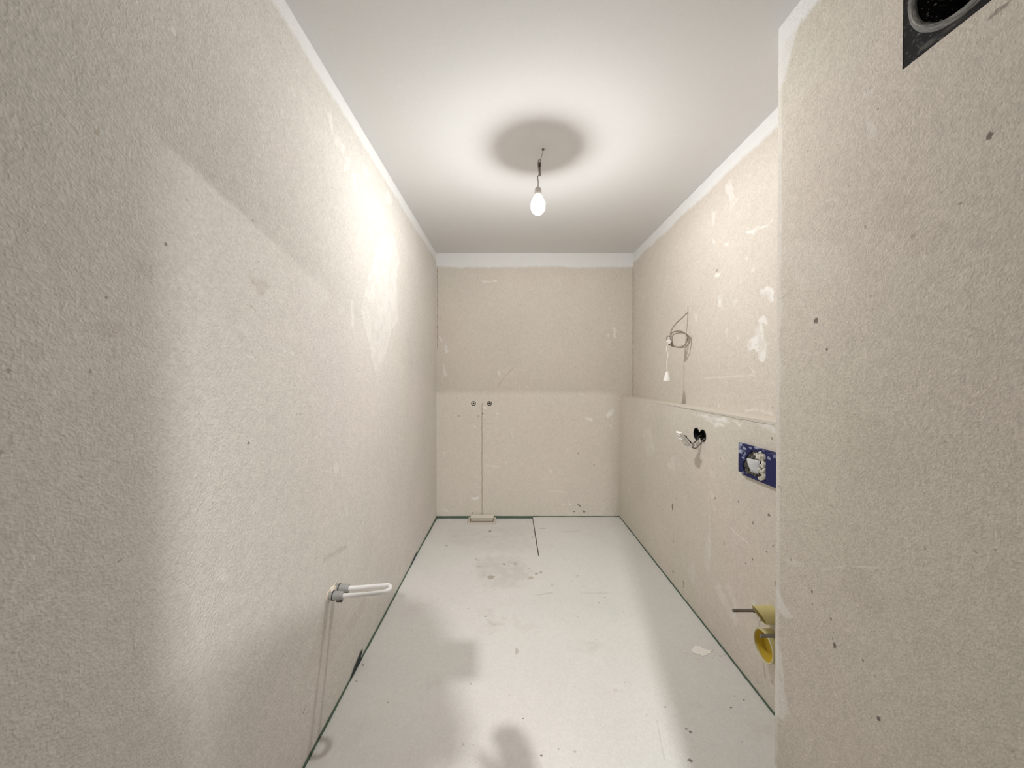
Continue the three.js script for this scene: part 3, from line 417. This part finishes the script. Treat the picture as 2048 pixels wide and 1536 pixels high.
// ---------------------------------------------------------------- blue cistern inspection frame with mortar and foil
{
  const d1 = S(1483, 915)[0], yT = S(1484, 886)[1], yB = S(1484, 945)[1], W = 0.345, H = yT - yB;
  const t = thing('cistern_frame', 'blue plastic cistern frame full of mortar crumbs on the low wall', 'frame', [XS, yB, -d1]);
  const loc = (px, py) => { const p = S(px, py); return [p[0] - d1, p[1] - yB]; }, v2 = (list) => list.map((p) => new THREE.Vector2(...p));   // shape coordinates (d - d1, y - yB)
  const place = (g, x) => g.applyMatrix4(new THREE.Matrix4().set(0, 0, 1, x, 0, 1, 0, 0, -1, 0, 0, 0, 0, 0, 0, 1));
  const rr = rng(404);
  // blue plastic with smears of dried plaster
  const sBlue = new Surface(-W, 0, 0, H, 1800, [0.003, 0.007, 0.088], { seed: 44, mottle: 0.25, grain: 0.15 });
  for (let i = 0; i < 44; i++) { const a = i < 30 ? -0.006 - 0.05 * rr() : -W * rr(), b = i < 30 ? H * (0.45 + 0.52 * rr()) : (rr() < 0.5 ? 0.012 * rr() : H - 0.015 * rr()), q = 0.004 + 0.009 * rr(); sBlue.poly([[a, b], [a + q * 1.6, b + q * 0.3], [a + q, b + q], [a - q * 0.4, b + q * 0.7]], [0.42, 0.46, 0.62], 0.8, 0.005, 0.002, 0.5, 70 + i); }
  const blue = new THREE.MeshStandardMaterial({ map: sBlue.texture(), roughness: 0.7 });
  const toUv = (g) => { const p = g.attributes.position, uv = new Float32Array(p.count * 2); for (let i = 0; i < p.count; i++) { uv[2 * i] = (-p.getZ(i) + W) / W; uv[2 * i + 1] = p.getY(i) / H; } g.setAttribute('uv', new THREE.BufferAttribute(uv, 2)); return g; };
  const fr = new THREE.Shape(v2([[-W, 0], [-0.028, -0.002], [-0.028, 0.006], [0, 0.006], [0, H], [-W, H]]));
  fr.holes.push(new THREE.Path(v2([[1509, 900], [1536, 908]].map((p) => loc(...p)).concat([[-0.255, H - 0.022], [-0.255, 0.008]], [[1494, 944.5], [1490, 930], [1497, 914]].map((p) => loc(...p))))));
  part('frame', toUv(place(new THREE.ExtrudeGeometry(fr, { depth: 0.012, bevelEnabled: true, bevelSize: 0.0015, bevelThickness: 0.0015, bevelSegments: 2 }), -0.012)), blue, t);
  part('raised_lip', toUv(box(-0.066, -0.012, 0.024, H + 0.006, -W + 0.002, -0.262)), blue, t).userData.label = 'blue plastic lip standing out from the wall';
  // rough mortar bed in the opening
  const sMort = new Surface(0, 1, 0, 1, 256, [0.10, 0.09, 0.085], { seed: 46, mottle: 0.3, grain: 0.3 }); sMort.speckle(420, [0.62, 0.60, 0.56], 47, 0.006, 0.016, 0.8); sMort.speckle(420, [0.02, 0.018, 0.016], 48, 0.006, 0.02, 0.9);
  const bed = new THREE.PlaneGeometry(0.235, H - 0.012, 80, 48), bpos = bed.attributes.position;
  for (let i = 0; i < bpos.count; i++) { const a = bpos.getX(i), b = bpos.getY(i); bpos.setZ(i, 0.004 + 0.016 * (fbm(a * 90 + 7, b * 90 + 3, 88, 3) - 0.35)); }
  bed.computeVertexNormals(); bed.rotateY(-Math.PI / 2); bed.translate(0, (H - 0.012) / 2 + 0.003, 0.138);
  part('mortar_bed', bed, new THREE.MeshStandardMaterial({ map: sMort.texture(), roughness: 1, side: THREE.DoubleSide }), t);
  // grey foil bulging out of the middle
  const foil = new THREE.PlaneGeometry(1, 1, 26, 26), fp = foil.attributes.position, quad = [[1499, 916], [1527, 921], [1524, 949], [1508, 944]].map((p) => loc(...p));
  for (let i = 0; i < fp.count; i++) {
    const u = fp.getX(i) + 0.5, v = fp.getY(i) + 0.5, q = (k) => (quad[0][k] * (1 - u) + quad[1][k] * u) * v + (quad[3][k] * (1 - u) + quad[2][k] * u) * (1 - v);
    const edge = Math.pow(Math.sin(Math.PI * u) * Math.sin(Math.PI * v), 0.6), fold = 0.008 * Math.abs(((u * 0.7 + v * 1.2) % 0.8) - 0.4);
    fp.setXYZ(i, -0.012 - 0.010 * edge - fold, q(1) + 0.006 * Math.sin(Math.PI * u) * (v > 0.5 ? 1 : -1) * edge, -(q(0)));
  }
  foil.computeVertexNormals(); part('grey_foil', foil, plain(new THREE.Color().setRGB(0.60, 0.61, 0.63), 0.6, { side: THREE.DoubleSide }), t);
  // crumbs of mortar stuck round the foil
  const lumps = [0, 1, 2].map((k) => { const g = new THREE.IcosahedronGeometry(1, 1), p = g.attributes.position; for (let i = 0; i < p.count; i++) { const v = V(p.getX(i), p.getY(i), p.getZ(i)), s = 0.72 + 0.5 * fbm(v.x * 2 + k * 9, v.y * 2 + v.z * 2, 50 + k, 2); p.setXYZ(i, v.x * s, v.y * s, v.z * s); } g.computeVertexNormals(); return g; });
  const mats = [plain(0xe6e2d8, 1), plain(0xcfcabf, 1), plain(0x6a645d, 1)];
  for (let i = 0; i < 62; i++) {
    const pale = i < 40, p = i < 30 ? loc(1524 + 14 * rr(), 912 + 48 * rr()) : pale ? loc(1514 + 16 * rr(), 905 + 10 * rr()) : loc(1492 + 26 * rr(), 932 + 18 * rr()), m = part('mortar_crumb', lumps[i % 3], mats[pale ? i % 2 : 2 - (i % 4 === 0 ? 1 : 0)], t), z = pale ? 0.005 + 0.006 * rr() : 0.003 + 0.004 * rr();
    m.scale.set(z * 0.8, z * (0.7 + 0.5 * rr()), z); m.position.set(-0.009 - 0.005 * rr(), Math.max(0.010, Math.min(H - 0.012, p[1])), -p[0]); m.rotation.set(6 * rr(), 6 * rr(), 6 * rr());
  }
}

// ---------------------------------------------------------------- toilet connections at the foot of the low wall
{
  const y0 = 0.384, d = 1.505, t = thing('flush_pipe_sleeve', 'pale yellow cut pipe sleeve sticking out above the drain socket', 'pipe', [XS, y0, -d]);
  const shell = (r, len, cut, slant) => { const n = 40, m = 10, pos = [], idx = []; for (let layer = 0; layer < 2; layer++) { const rr = r - layer * 0.0025; for (let j = 0; j <= m; j++) for (let i = 0; i <= n; i++) { const a = cut[0] + (cut[1] - cut[0]) * i / n, l = len * (1 + slant * Math.sin(a)); pos.push(-l * j / m, rr * Math.sin(a), rr * Math.cos(a)); } }
    const W = n + 1, K = W * (m + 1); for (let j = 0; j < m; j++) for (let i = 0; i < n; i++) { const p = j * W + i; idx.push(p, p + 1, p + W, p + 1, p + W + 1, p + W, K + p, K + p + W, K + p + 1, K + p + 1, K + p + W, K + p + W + 1); } for (let i = 0; i < n; i++) { const p = m * W + i; idx.push(p, p + 1, K + p, p + 1, K + p + 1, K + p); }
    const g = new THREE.BufferGeometry(); g.setAttribute('position', new THREE.Float32BufferAttribute(pos, 3)); g.setIndex(idx); g.computeVertexNormals(); return g; };
  const pale = plain(new THREE.Color().setRGB(0.62, 0.54, 0.24), 0.5, { side: THREE.DoubleSide }), yellow = plain(new THREE.Color().setRGB(0.60, 0.43, 0.045), 0.45, { side: THREE.DoubleSide });
  part('sleeve', shell(0.033, 0.055, [0, Math.PI * 2], 0.35), pale, t); part('plug', new THREE.CylinderGeometry(0.030, 0.030, 0.004, 30).rotateZ(Math.PI / 2).translate(-0.010, 0, 0), yellow, t);
  part('white_drip', new THREE.SphereGeometry(0.008, 16, 12).scale(0.7, 1.2, 0.8).translate(-0.040, -0.030, -0.018), plain(0xf2efe6, 0.8), t);
  const rod = (name, label, at, len, g) => { const q = thing(name, label, 'rod', at, g); const prof = []; for (let i = 0; i <= Math.round(len / 0.0015); i++) prof.push(new THREE.Vector2(0.0058 + (i % 2 ? 0.0006 : -0.0006), i * 0.0015)); prof.unshift(new THREE.Vector2(0.0001, 0)); prof.push(new THREE.Vector2(0.0001, len)); part('threaded_shaft', new THREE.LatheGeometry(prof, 14).rotateZ(Math.PI / 2), plain(0x86807a, 0.4, { metalness: 0.7 }), q); return q; };
  const rp0 = S(1515, 1221), r1 = rod('threaded_rod', 'long grey threaded rod jutting out beside the yellow sleeve', [XS, rp0[1], -rp0[0]], 0.103);
  part('nut', new THREE.CylinderGeometry(0.0095, 0.0095, 0.009, 6).rotateZ(Math.PI / 2).translate(-0.012, 0, 0), plain(0x6f6a65, 0.4, { metalness: 0.7 }), r1);
  const y2 = 0.268, t2 = thing('drain_socket', 'yellow plastic drain socket low on the wall under the pale sleeve', 'pipe', [XS, y2, -1.497]);
  part('collar', shell(0.058, 0.042, [0, Math.PI * 2], 0.12), pale, t2); part('liner', new THREE.CylinderGeometry(0.0555, 0.050, 0.034, 40, 1, true).rotateZ(Math.PI / 2).translate(-0.020, 0, 0), yellow, t2);
  part('cap_disc', new THREE.CylinderGeometry(0.0555, 0.0555, 0.004, 40).rotateZ(Math.PI / 2).translate(-0.006, 0, 0), yellow, t2);
  part('lip', new THREE.TorusGeometry(0.0575, 0.0028, 10, 44).rotateY(Math.PI / 2).translate(-0.043, 0, 0), plain(0xd9d3b4, 0.5), t2);
  rod('threaded_rod', 'short grey threaded rod poking across the yellow drain socket', [XS, 0.338, -1.45], 0.085);
}

// ---------------------------------------------------------------- test loop of white pipe between two grey fittings, left wall
{
  const y = CY - 0.838, dA = 1.470, dB = 1.522, t = thing('pipe_loop', 'white pipe loop joining two grey fittings low on the left wall', 'pipe', [XL, y, -(dA + dB) / 2]);
  const h = (dB - dA) / 2, grey = plain(new THREE.Color().setRGB(0.33, 0.325, 0.315), 0.5), dark = plain(0x3a3733, 0.5), pipe = plain(new THREE.Color().setRGB(0.86, 0.85, 0.84), 0.35);
  for (const s of [1, -1]) {                                   // s = 1: the one nearer the door
    const f = part('pipe_fitting', new THREE.LatheGeometry([[0.0001, -0.012], [0.0135, -0.012], [0.0135, 0.012], [0.0165, 0.014], [0.0165, 0.046], [0.0150, 0.049], [0.0150, 0.056], [0.0105, 0.058], [0.0001, 0.058]].map((p) => new THREE.Vector2(...p)), 28).rotateZ(-Math.PI / 2).translate(0, 0, s * h), grey, t);
    part('clamp_ring', new THREE.TorusGeometry(0.0166, 0.0022, 8, 28).rotateY(Math.PI / 2).translate(0.020, 0, s * h), dark, f);
    part('locking_tab', new RoundedBoxGeometry(0.022, 0.009, 0.010, 2, 0.002).translate(0.044, -0.018, s * h + 0.002), dark, f);
    part('wall_sleeve', new THREE.CylinderGeometry(0.021, 0.022, 0.008, 26).rotateZ(Math.PI / 2).translate(0.002, -0.002, s * h), plain(0xcfc4b6, 0.9), t);
  }
  part('mortar_dab', (() => { const g = new THREE.IcosahedronGeometry(0.02, 3), p = g.attributes.position; for (let i = 0; i < p.count; i++) { const s = 0.75 + 0.5 * fbm(p.getX(i) * 90, p.getY(i) * 90 + p.getZ(i) * 60, 12, 3); p.setXYZ(i, p.getX(i) * s * 0.55, p.getY(i) * s * 0.8, p.getZ(i) * s * 1.2); } g.computeVertexNormals(); return g; })().translate(0.004, 0.006, 0), plain(0xd8cec0, 1), t);
  const pts = [V(0.052, 0, h), V(0.10, 0.002, h), V(0.16, 0.007, h), V(0.195, 0.011, h * 0.98)];
  for (let i = 1; i < 9; i++) { const a = Math.PI / 2 - Math.PI * i / 9; pts.push(V(0.203 + 0.026 * Math.cos(a), 0.013, h * Math.sin(a))); }
  pts.push(V(0.195, 0.011, -h * 0.98), V(0.16, 0.008, -h), V(0.10, 0.003, -h), V(0.052, 0, -h));
  part('bent_pipe', tube(pts, 0.0082, 140, 14), pipe, t);
}

// ---------------------------------------------------------------- tap connections in the back wall
TAPS.forEach(([x, y], i) => {
  const t = thing('tap_connection', i ? 'round pipe connection in the end wall, beside the one with the black mouth' : 'round white pipe connection with a black mouth in the end wall', 'pipe', [x, y, -DB]);
  const m = i ? plain(0xb9b1a4, 0.5) : plain(0xe4ddd0, 0.5);
  part('pipe_end', new THREE.LatheGeometry([[0.0085, -0.060], [0.0085, -0.004], [0.0105, -0.001], [0.0150, -0.001], [0.0165, -0.005], [0.0165, -0.060]].map((p) => new THREE.Vector2(...p)), 26).rotateX(Math.PI / 2), m, t);
  part('mouth', new THREE.CylinderGeometry(0.0086, 0.0086, 0.004, 20).rotateX(Math.PI / 2).translate(0, 0, -0.014), M.black, t);
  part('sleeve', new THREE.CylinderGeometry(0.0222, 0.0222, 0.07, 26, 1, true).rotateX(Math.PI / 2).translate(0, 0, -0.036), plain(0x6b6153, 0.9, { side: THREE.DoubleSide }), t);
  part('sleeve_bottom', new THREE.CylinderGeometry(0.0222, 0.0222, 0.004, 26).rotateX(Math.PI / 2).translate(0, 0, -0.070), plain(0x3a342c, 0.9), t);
});

// ---------------------------------------------------------------- floor drain by the back wall
{
  const xc = B(965, 1042)[0], yf = -FALL + 0.001, t = thing('floor_drain', 'pale plastic floor drain housing at the foot of the end wall', 'drain', [xc, yf, -DB]);
  const pale = plain(0xcfc8bb, 0.75), white = plain(0xe6e0d4, 0.8), dusty = plain(0x9c9184, 0.95);
  const fl = new THREE.Shape([[-0.128, 0.012], [0.128, 0.012], [0.128, 0.150], [0.120, 0.158], [-0.120, 0.158], [-0.128, 0.150]].map((p) => new THREE.Vector2(...p)));
  fl.holes.push(new THREE.Path([[-0.112, 0.02], [0.112, 0.02], [0.112, 0.142], [-0.112, 0.142]].map((p) => new THREE.Vector2(...p))));
  part('flange', new THREE.ExtrudeGeometry(fl, { depth: 0.008, bevelEnabled: true, bevelSize: 0.0015, bevelThickness: 0.0015, bevelSegments: 2 }).rotateX(Math.PI / 2).translate(0, 0.012, 0).applyMatrix4(new THREE.Matrix4()), pale, t);
  part('base_plate', new THREE.BoxGeometry(0.224, 0.004, 0.122).translate(0, 0.003, 0.081), dusty, t);
  part('housing', new RoundedBoxGeometry(0.205, 0.030, 0.070, 2, 0.004).translate(0, 0.018, 0.050), pale, t);
  part('lid', new RoundedBoxGeometry(0.214, 0.008, 0.078, 2, 0.002).translate(0, 0.036, 0.050), white, t);
  const r = rng(71); for (let i = 0; i < 14; i++) part('grit', new THREE.IcosahedronGeometry(0.0025 + 0.003 * r(), 0).translate(-0.1 + 0.2 * r(), 0.006, 0.10 + 0.03 * r()), dusty, t);
}

// ---------------------------------------------------------------- fan housing in the near right wall
{
  const dc = (FAN.d0 + FAN.d1) / 2, yc = (FAN.y0 + FAN.y1) / 2, hw = (FAN.d1 - FAN.d0) / 2, t = thing('fan_housing', 'black square fan housing with a round mouth, high on the projecting wall', 'fan', [XN, yc, -dc]);
  const place = (g, x) => g.applyMatrix4(new THREE.Matrix4().set(0, 0, 1, x, 0, 1, 0, 0, -1, 0, 0, 0, 0, 0, 0, 1));
  const sFan = new Surface(-hw, hw, -hw, hw, 1600, [0.008, 0.008, 0.010], { seed: 55, mottle: 0.4, grain: 0.5 }); sFan.speckle(900, [0.14, 0.135, 0.13], 56, 0.0006, 0.0026, 0.6); sFan.poly([[-0.02, -0.118], [0.09, -0.112], [0.085, -0.10], [0.01, -0.104]], [0.16, 0.155, 0.14], 0.5, 0.006, 0.004, 0.8);
  const toUv = (g) => { const p = g.attributes.position, uv = new Float32Array(p.count * 2); for (let i = 0; i < p.count; i++) { uv[2 * i] = (-p.getZ(i) + hw) / (2 * hw); uv[2 * i + 1] = (p.getY(i) + hw) / (2 * hw); } g.setAttribute('uv', new THREE.BufferAttribute(uv, 2)); return g; };
  const pm = new THREE.MeshStandardMaterial({ map: sFan.texture(), roughness: 0.9 });
  const plate = new THREE.Shape(rect(-hw, hw, -hw, hw).map((p) => new THREE.Vector2(...p))); plate.holes.push(new THREE.Path(ring(0, 0, 0.104, 60).map((p) => new THREE.Vector2(...p))));
  part('front_plate', toUv(place(new THREE.ExtrudeGeometry(plate, { depth: 0.006, bevelEnabled: false }), 0.001)), pm, t);
  part('side_walls', (() => { const s = new THREE.Shape(rect(-hw, hw, -hw, hw).map((p) => new THREE.Vector2(...p))); s.holes.push(new THREE.Path(rect(-hw + 0.003, hw - 0.003, -hw + 0.003, hw - 0.003).map((p) => new THREE.Vector2(...p)))); return place(new THREE.ExtrudeGeometry(s, { depth: 0.11, bevelEnabled: false }), 0.007); })(), M.blackPlastic, t);
  part('back_panel', new THREE.BoxGeometry(0.004, 2 * hw - 0.007, 2 * hw - 0.007).translate(0.115, 0, 0), M.black, t);
  // throat of the fan and its plaster-smeared rim
  part('throat', toUv(new THREE.CylinderGeometry(0.104, 0.092, 0.09, 60, 1, true).rotateZ(Math.PI / 2).translate(0.050, 0, 0)), new THREE.MeshStandardMaterial({ map: pm.map, roughness: 0.8, side: THREE.DoubleSide }), t);
  const sRim = new Surface(0, 1, 0, 1, 512, [0.20, 0.20, 0.195], { seed: 58, mottle: 0.35, grain: 0.4 }); sRim.speckle(260, [0.46, 0.44, 0.38], 59, 0.006, 0.03, 0.7); sRim.speckle(200, [0.03, 0.03, 0.03], 60, 0.006, 0.02, 0.7);
  const rim = new THREE.TorusGeometry(0.101, 0.008, 12, 90); { const p = rim.attributes.position; for (let i = 0; i < p.count; i++) { const a = Math.atan2(p.getY(i), p.getX(i)), s = 1 + 0.02 * (fbm(a * 9 + 20, p.getZ(i) * 200, 66, 3) - 0.5); p.setXYZ(i, p.getX(i) * s, p.getY(i) * s, p.getZ(i) * 0.8); } rim.computeVertexNormals(); }
  part('rim', rim.rotateY(Math.PI / 2), new THREE.MeshStandardMaterial({ map: sRim.texture(), roughness: 0.9 }), t);
  part('hub', new THREE.LatheGeometry([[0.0001, -0.020], [0.030, -0.018], [0.038, -0.006], [0.040, 0.030], [0.0001, 0.030]].map((p) => new THREE.Vector2(...p)), 36).rotateZ(-Math.PI / 2).translate(0.080, 0, 0), M.blackPlastic, t);
  const r = rng(88), crumb = new THREE.IcosahedronGeometry(1, 0), list = [];
  for (let i = 0; i < 240; i++) { const a = Math.PI * (0.75 + 1.2 * r()), q = 0.100 - 0.012 * Math.pow(r(), 2), s = 0.0007 + 0.0018 * Math.pow(r(), 2), g = crumb.clone(); g.scale(s, s, s * (0.6 + r())); g.translate(0.010 + 0.075 * r(), q * Math.sin(a), q * Math.cos(a)); list.push(g); }
  const pc = part('plaster_specks', merge(list), plain(0xb5aea0, 1), t); pc.userData.kind = 'stuff';
}

// ---------------------------------------------------------------- dried plaster on the floor
{
  const out = gp([[1384, 1300], [1387, 1296], [1391, 1292], [1395, 1293], [1400, 1293], [1404, 1297], [1409, 1299], [1418, 1301], [1426, 1302], [1419, 1304], [1421, 1307], [1414, 1308], [1413, 1311], [1405, 1312], [1399, 1309], [1393, 1308], [1386, 1306]]), c = out.reduce((a, p) => [a[0] + p[0] / out.length, a[1] + p[1] / out.length], [0, 0]);
  const t = thing('plaster_splash', 'flat white splash of dried plaster on the floor by the low wall', 'plaster', [c[0], 0, -c[1]]);
  const sh = new THREE.Shape(out.map((p) => new THREE.Vector2(p[0] - c[0], p[1] - c[1])));
  part('crust', new THREE.ExtrudeGeometry(sh, { depth: 0.0012, bevelEnabled: true, bevelSize: 0.0015, bevelThickness: 0.0008, bevelSegments: 2 }).rotateX(-Math.PI / 2).translate(0, 0.0005, 0), plain(new THREE.Color().setRGB(0.92, 0.895, 0.84), 0.95), t);
  const r = rng(15); for (const [px, py, s] of [[1370, 1304, 0.006], [1396, 1318, 0.005], [1378, 1308, 0.003], [1430, 1311, 0.003]]) { const [x, d] = G(px, py); part('splatter', new THREE.SphereGeometry(s, 10, 6).scale(1.4, 0.2, 0.8).translate(x - c[0], 0.0006, -(d - c[1])), plain(0xe2dccd, 0.95), t); }
  for (const [px, py, s, label] of [[1466, 1317, 0.007, 'larger white plaster crumb lying against the green edge strip'], [1452, 1298, 0.005, 'thin white plaster chip by the green strip beyond the larger crumb']]) { const [x, d] = G(px, py), q = thing('plaster_crumb', label, 'plaster', [x, 0, -d], 'plaster crumbs by the low wall'); part('crumb', new THREE.IcosahedronGeometry(s, 1).scale(1.2, 0.5, 0.9).translate(0, s * 0.4, 0), plain(0xe8e2d6, 0.95), q); }
}

// ---------------------------------------------------------------- the photographer in the doorway, behind the camera: their shadow falls across floor and left wall
{
  // tapered capsules [ax, ay, az, ra, bx, by, bz, rb] joined by a smooth minimum, meshed on a grid
  function flesh(prims, c, half, n, k) {
    const mc = new MarchingCubes(n, new THREE.MeshStandardMaterial(), false, false, 90000); mc.isolation = 0;
    const f = mc.field, h = n / 2;
    for (let z = 0, i = 0; z < n; z++) for (let y = 0; y < n; y++) for (let x = 0; x < n; x++, i++) {
      const px = c[0] + (x - h) / h * half, py = c[1] + (y - h) / h * half, pz = c[2] + (z - h) / h * half; let d = 1e3;
      for (const q of prims) {
        const dx = q[4] - q[0], dy = q[5] - q[1], dz = q[6] - q[2], L2 = dx * dx + dy * dy + dz * dz + 1e-9, t = Math.max(0, Math.min(1, ((px - q[0]) * dx + (py - q[1]) * dy + (pz - q[2]) * dz) / L2));
        const e = Math.hypot(px - q[0] - t * dx, py - q[1] - t * dy, pz - q[2] - t * dz) - (q[3] + (q[7] - q[3]) * t);
        if (e - d > 4 * k) continue; const m = Math.max(k - Math.abs(d - e), 0) / k; d = Math.min(d, e) - m * m * k / 4;
      }
      f[i] = -d;
    }
    mc.update();
    const g = new THREE.BufferGeometry(), P = mc.positionArray.slice(0, mc.count * 3), N = mc.normalArray.slice(0, mc.count * 3);
    for (let i = 0; i < P.length; i += 3) for (let j = 0; j < 3; j++) P[i + j] = P[i + j] * half + c[j];
    g.setAttribute('position', new THREE.BufferAttribute(P, 3)); g.setAttribute('normal', new THREE.BufferAttribute(N, 3)); return g;
  }
  const body = [[-0.15, 1.43, 0.65, 0.062, 0.15, 1.43, 0.65, 0.062], [-0.07, 1.32, 0.64, 0.115, 0.07, 1.32, 0.64, 0.115], [-0.06, 1.10, 0.65, 0.105, 0.06, 1.10, 0.65, 0.105], [-0.07, 0.94, 0.66, 0.115, 0.07, 0.94, 0.66, 0.115], [0, 1.30, 0.645, 0.12, 0, 0.98, 0.655, 0.12], [-0.035, 1.58, 0.615, 0.052, -0.02, 1.45, 0.64, 0.058]];
  for (const q of [-1, 1]) body.push([q * 0.09, 0.90, 0.66, 0.088, q * 0.10, 0.48, 0.64, 0.058], [q * 0.10, 0.48, 0.64, 0.058, q * 0.11, 0.09, 0.67, 0.042], [q * 0.11, 0.045, 0.69, 0.042, q * 0.125, 0.036, 0.53, 0.034], [q * 0.185, 1.425, 0.65, 0.056, q * 0.215, 1.16, 0.52, 0.044]);
  const wrist = [[-0.195, 1.245, 0.115], [0.120, 1.105, 0.150]];
  [-1, 1].forEach((q, i) => body.push([q * 0.215, 1.16, 0.52, 0.044, ...wrist[i], 0.029]));
  const head = [[0, 1.69, 0.63, 0.088, 0, 1.68, 0.60, 0.086], [0, 1.60, 0.575, 0.045, 0, 1.645, 0.585, 0.066], [0, 1.645, 0.508, 0.012, 0, 1.675, 0.520, 0.008], [-0.088, 1.66, 0.615, 0.014, -0.090, 1.63, 0.61, 0.010], [0.088, 1.66, 0.615, 0.014, 0.090, 1.63, 0.61, 0.010], [0, 1.59, 0.61, 0.052, 0, 1.54, 0.625, 0.052]];
  const hands = [-1, 1].map((q, i) => {
    if (q > 0) {                                             // right hand lowered, half open, just under the phone
      const o = [[...wrist[1], 0.027, 0.082, 1.150, 0.075, 0.030], [0.070, 1.130, 0.085, 0.014, 0.045, 1.140, 0.060, 0.011], [0.045, 1.140, 0.060, 0.011, 0.030, 1.156, 0.045, 0.009]];
      [[0.062, 1.178, 0.058, 0.0090], [0.080, 1.184, 0.060, 0.0095], [0.097, 1.180, 0.064, 0.0090], [0.110, 1.168, 0.070, 0.0078]].forEach(([x, y, z, r], k) => o.push([x + 0.004, y - 0.022, z + 0.010, r + 0.001, x - 0.006, y + 0.004, z - 0.022, r], [x - 0.006, y + 0.004, z - 0.022, r, x - 0.014, y - 0.012 - 0.003 * k, z - 0.036, r * 0.85]));
      return o;
    }
    const [wx, wy, wz] = wrist[i], ex = -0.136, out = [[wx, wy, wz, 0.027, ex + q * 0.020, 1.285, 0.055, 0.026]];       // palm beside the end of the phone
    for (const [y0, y1, r] of [[1.325, 1.343, 0.0085], [1.300, 1.302, 0.0090], [1.282, 1.276, 0.0085], [1.266, 1.254, 0.0075]]) out.push([ex + q * 0.022, y0 - 0.008, 0.040, r + 0.001, ex + q * 0.017, y1, 0.012, r], [ex + q * 0.017, y1, 0.012, r, ex - q * 0.006, y1, 0.000 + 0.006, r * 0.85]);
    out.push([ex + q * 0.014, 1.270, 0.048, 0.011, ex + q * 0.004, 1.282, 0.033, 0.0095], [ex + q * 0.004, 1.282, 0.033, 0.0095, ex - q * 0.022, 1.292, 0.028, 0.0085]); return out;
  });
  const t = thing('person', 'person in a dark jacket standing in the doorway holding up a phone', 'person', [0, 0, 0]);
  const g = merge([flesh(body, [0, 0.82, 0.40], 0.86, 120, 0.035), flesh(head, [0, 1.65, 0.60], 0.16, 56, 0.02).translate(-0.035, 0, 0), flesh(hands[0], [-0.165, 1.285, 0.06], 0.09, 56, 0.006), flesh(hands[1], [0.080, 1.145, 0.085], 0.10, 60, 0.006)]);
  const p = g.attributes.position, col = new Float32Array(p.count * 3);
  for (let i = 0; i < p.count; i++) { const y = p.getY(i), z = p.getZ(i); col.set(y > 1.50 || z < (p.getX(i) > 0 ? 0.15 : 0.125) ? [0.52, 0.34, 0.26] : y < 0.10 ? [0.03, 0.03, 0.03] : y < 0.98 ? [0.05, 0.06, 0.09] : [0.06, 0.06, 0.065], i * 3); }
  g.setAttribute('color', new THREE.BufferAttribute(col, 3));
  part('body', g, new THREE.MeshStandardMaterial({ vertexColors: true, roughness: 0.8 }), t);
  part('hair', flesh([[0, 1.712, 0.645, 0.088, 0, 1.700, 0.600, 0.082], [0, 1.65, 0.665, 0.068, 0, 1.69, 0.65, 0.080]], [0, 1.70, 0.63], 0.14, 44, 0.02).translate(-0.035, 0, 0), plain(new THREE.Color().setRGB(0.04, 0.028, 0.02), 0.7), t);
  const ph = thing('phone', 'dark phone held level by the person in the doorway', 'phone', [-0.056, 1.261, 0.016]);
  part('case', new RoundedBoxGeometry(0.150, 0.074, 0.008, 3, 0.0035).translate(0, 0.037, 0), M.blackPlastic, ph);
  part('screen', new RoundedBoxGeometry(0.142, 0.067, 0.001, 2, 0.0004).translate(0, 0.037, 0.0043), plain(0x111214, 0.15), ph);
}

renderer.render(scene, camera);
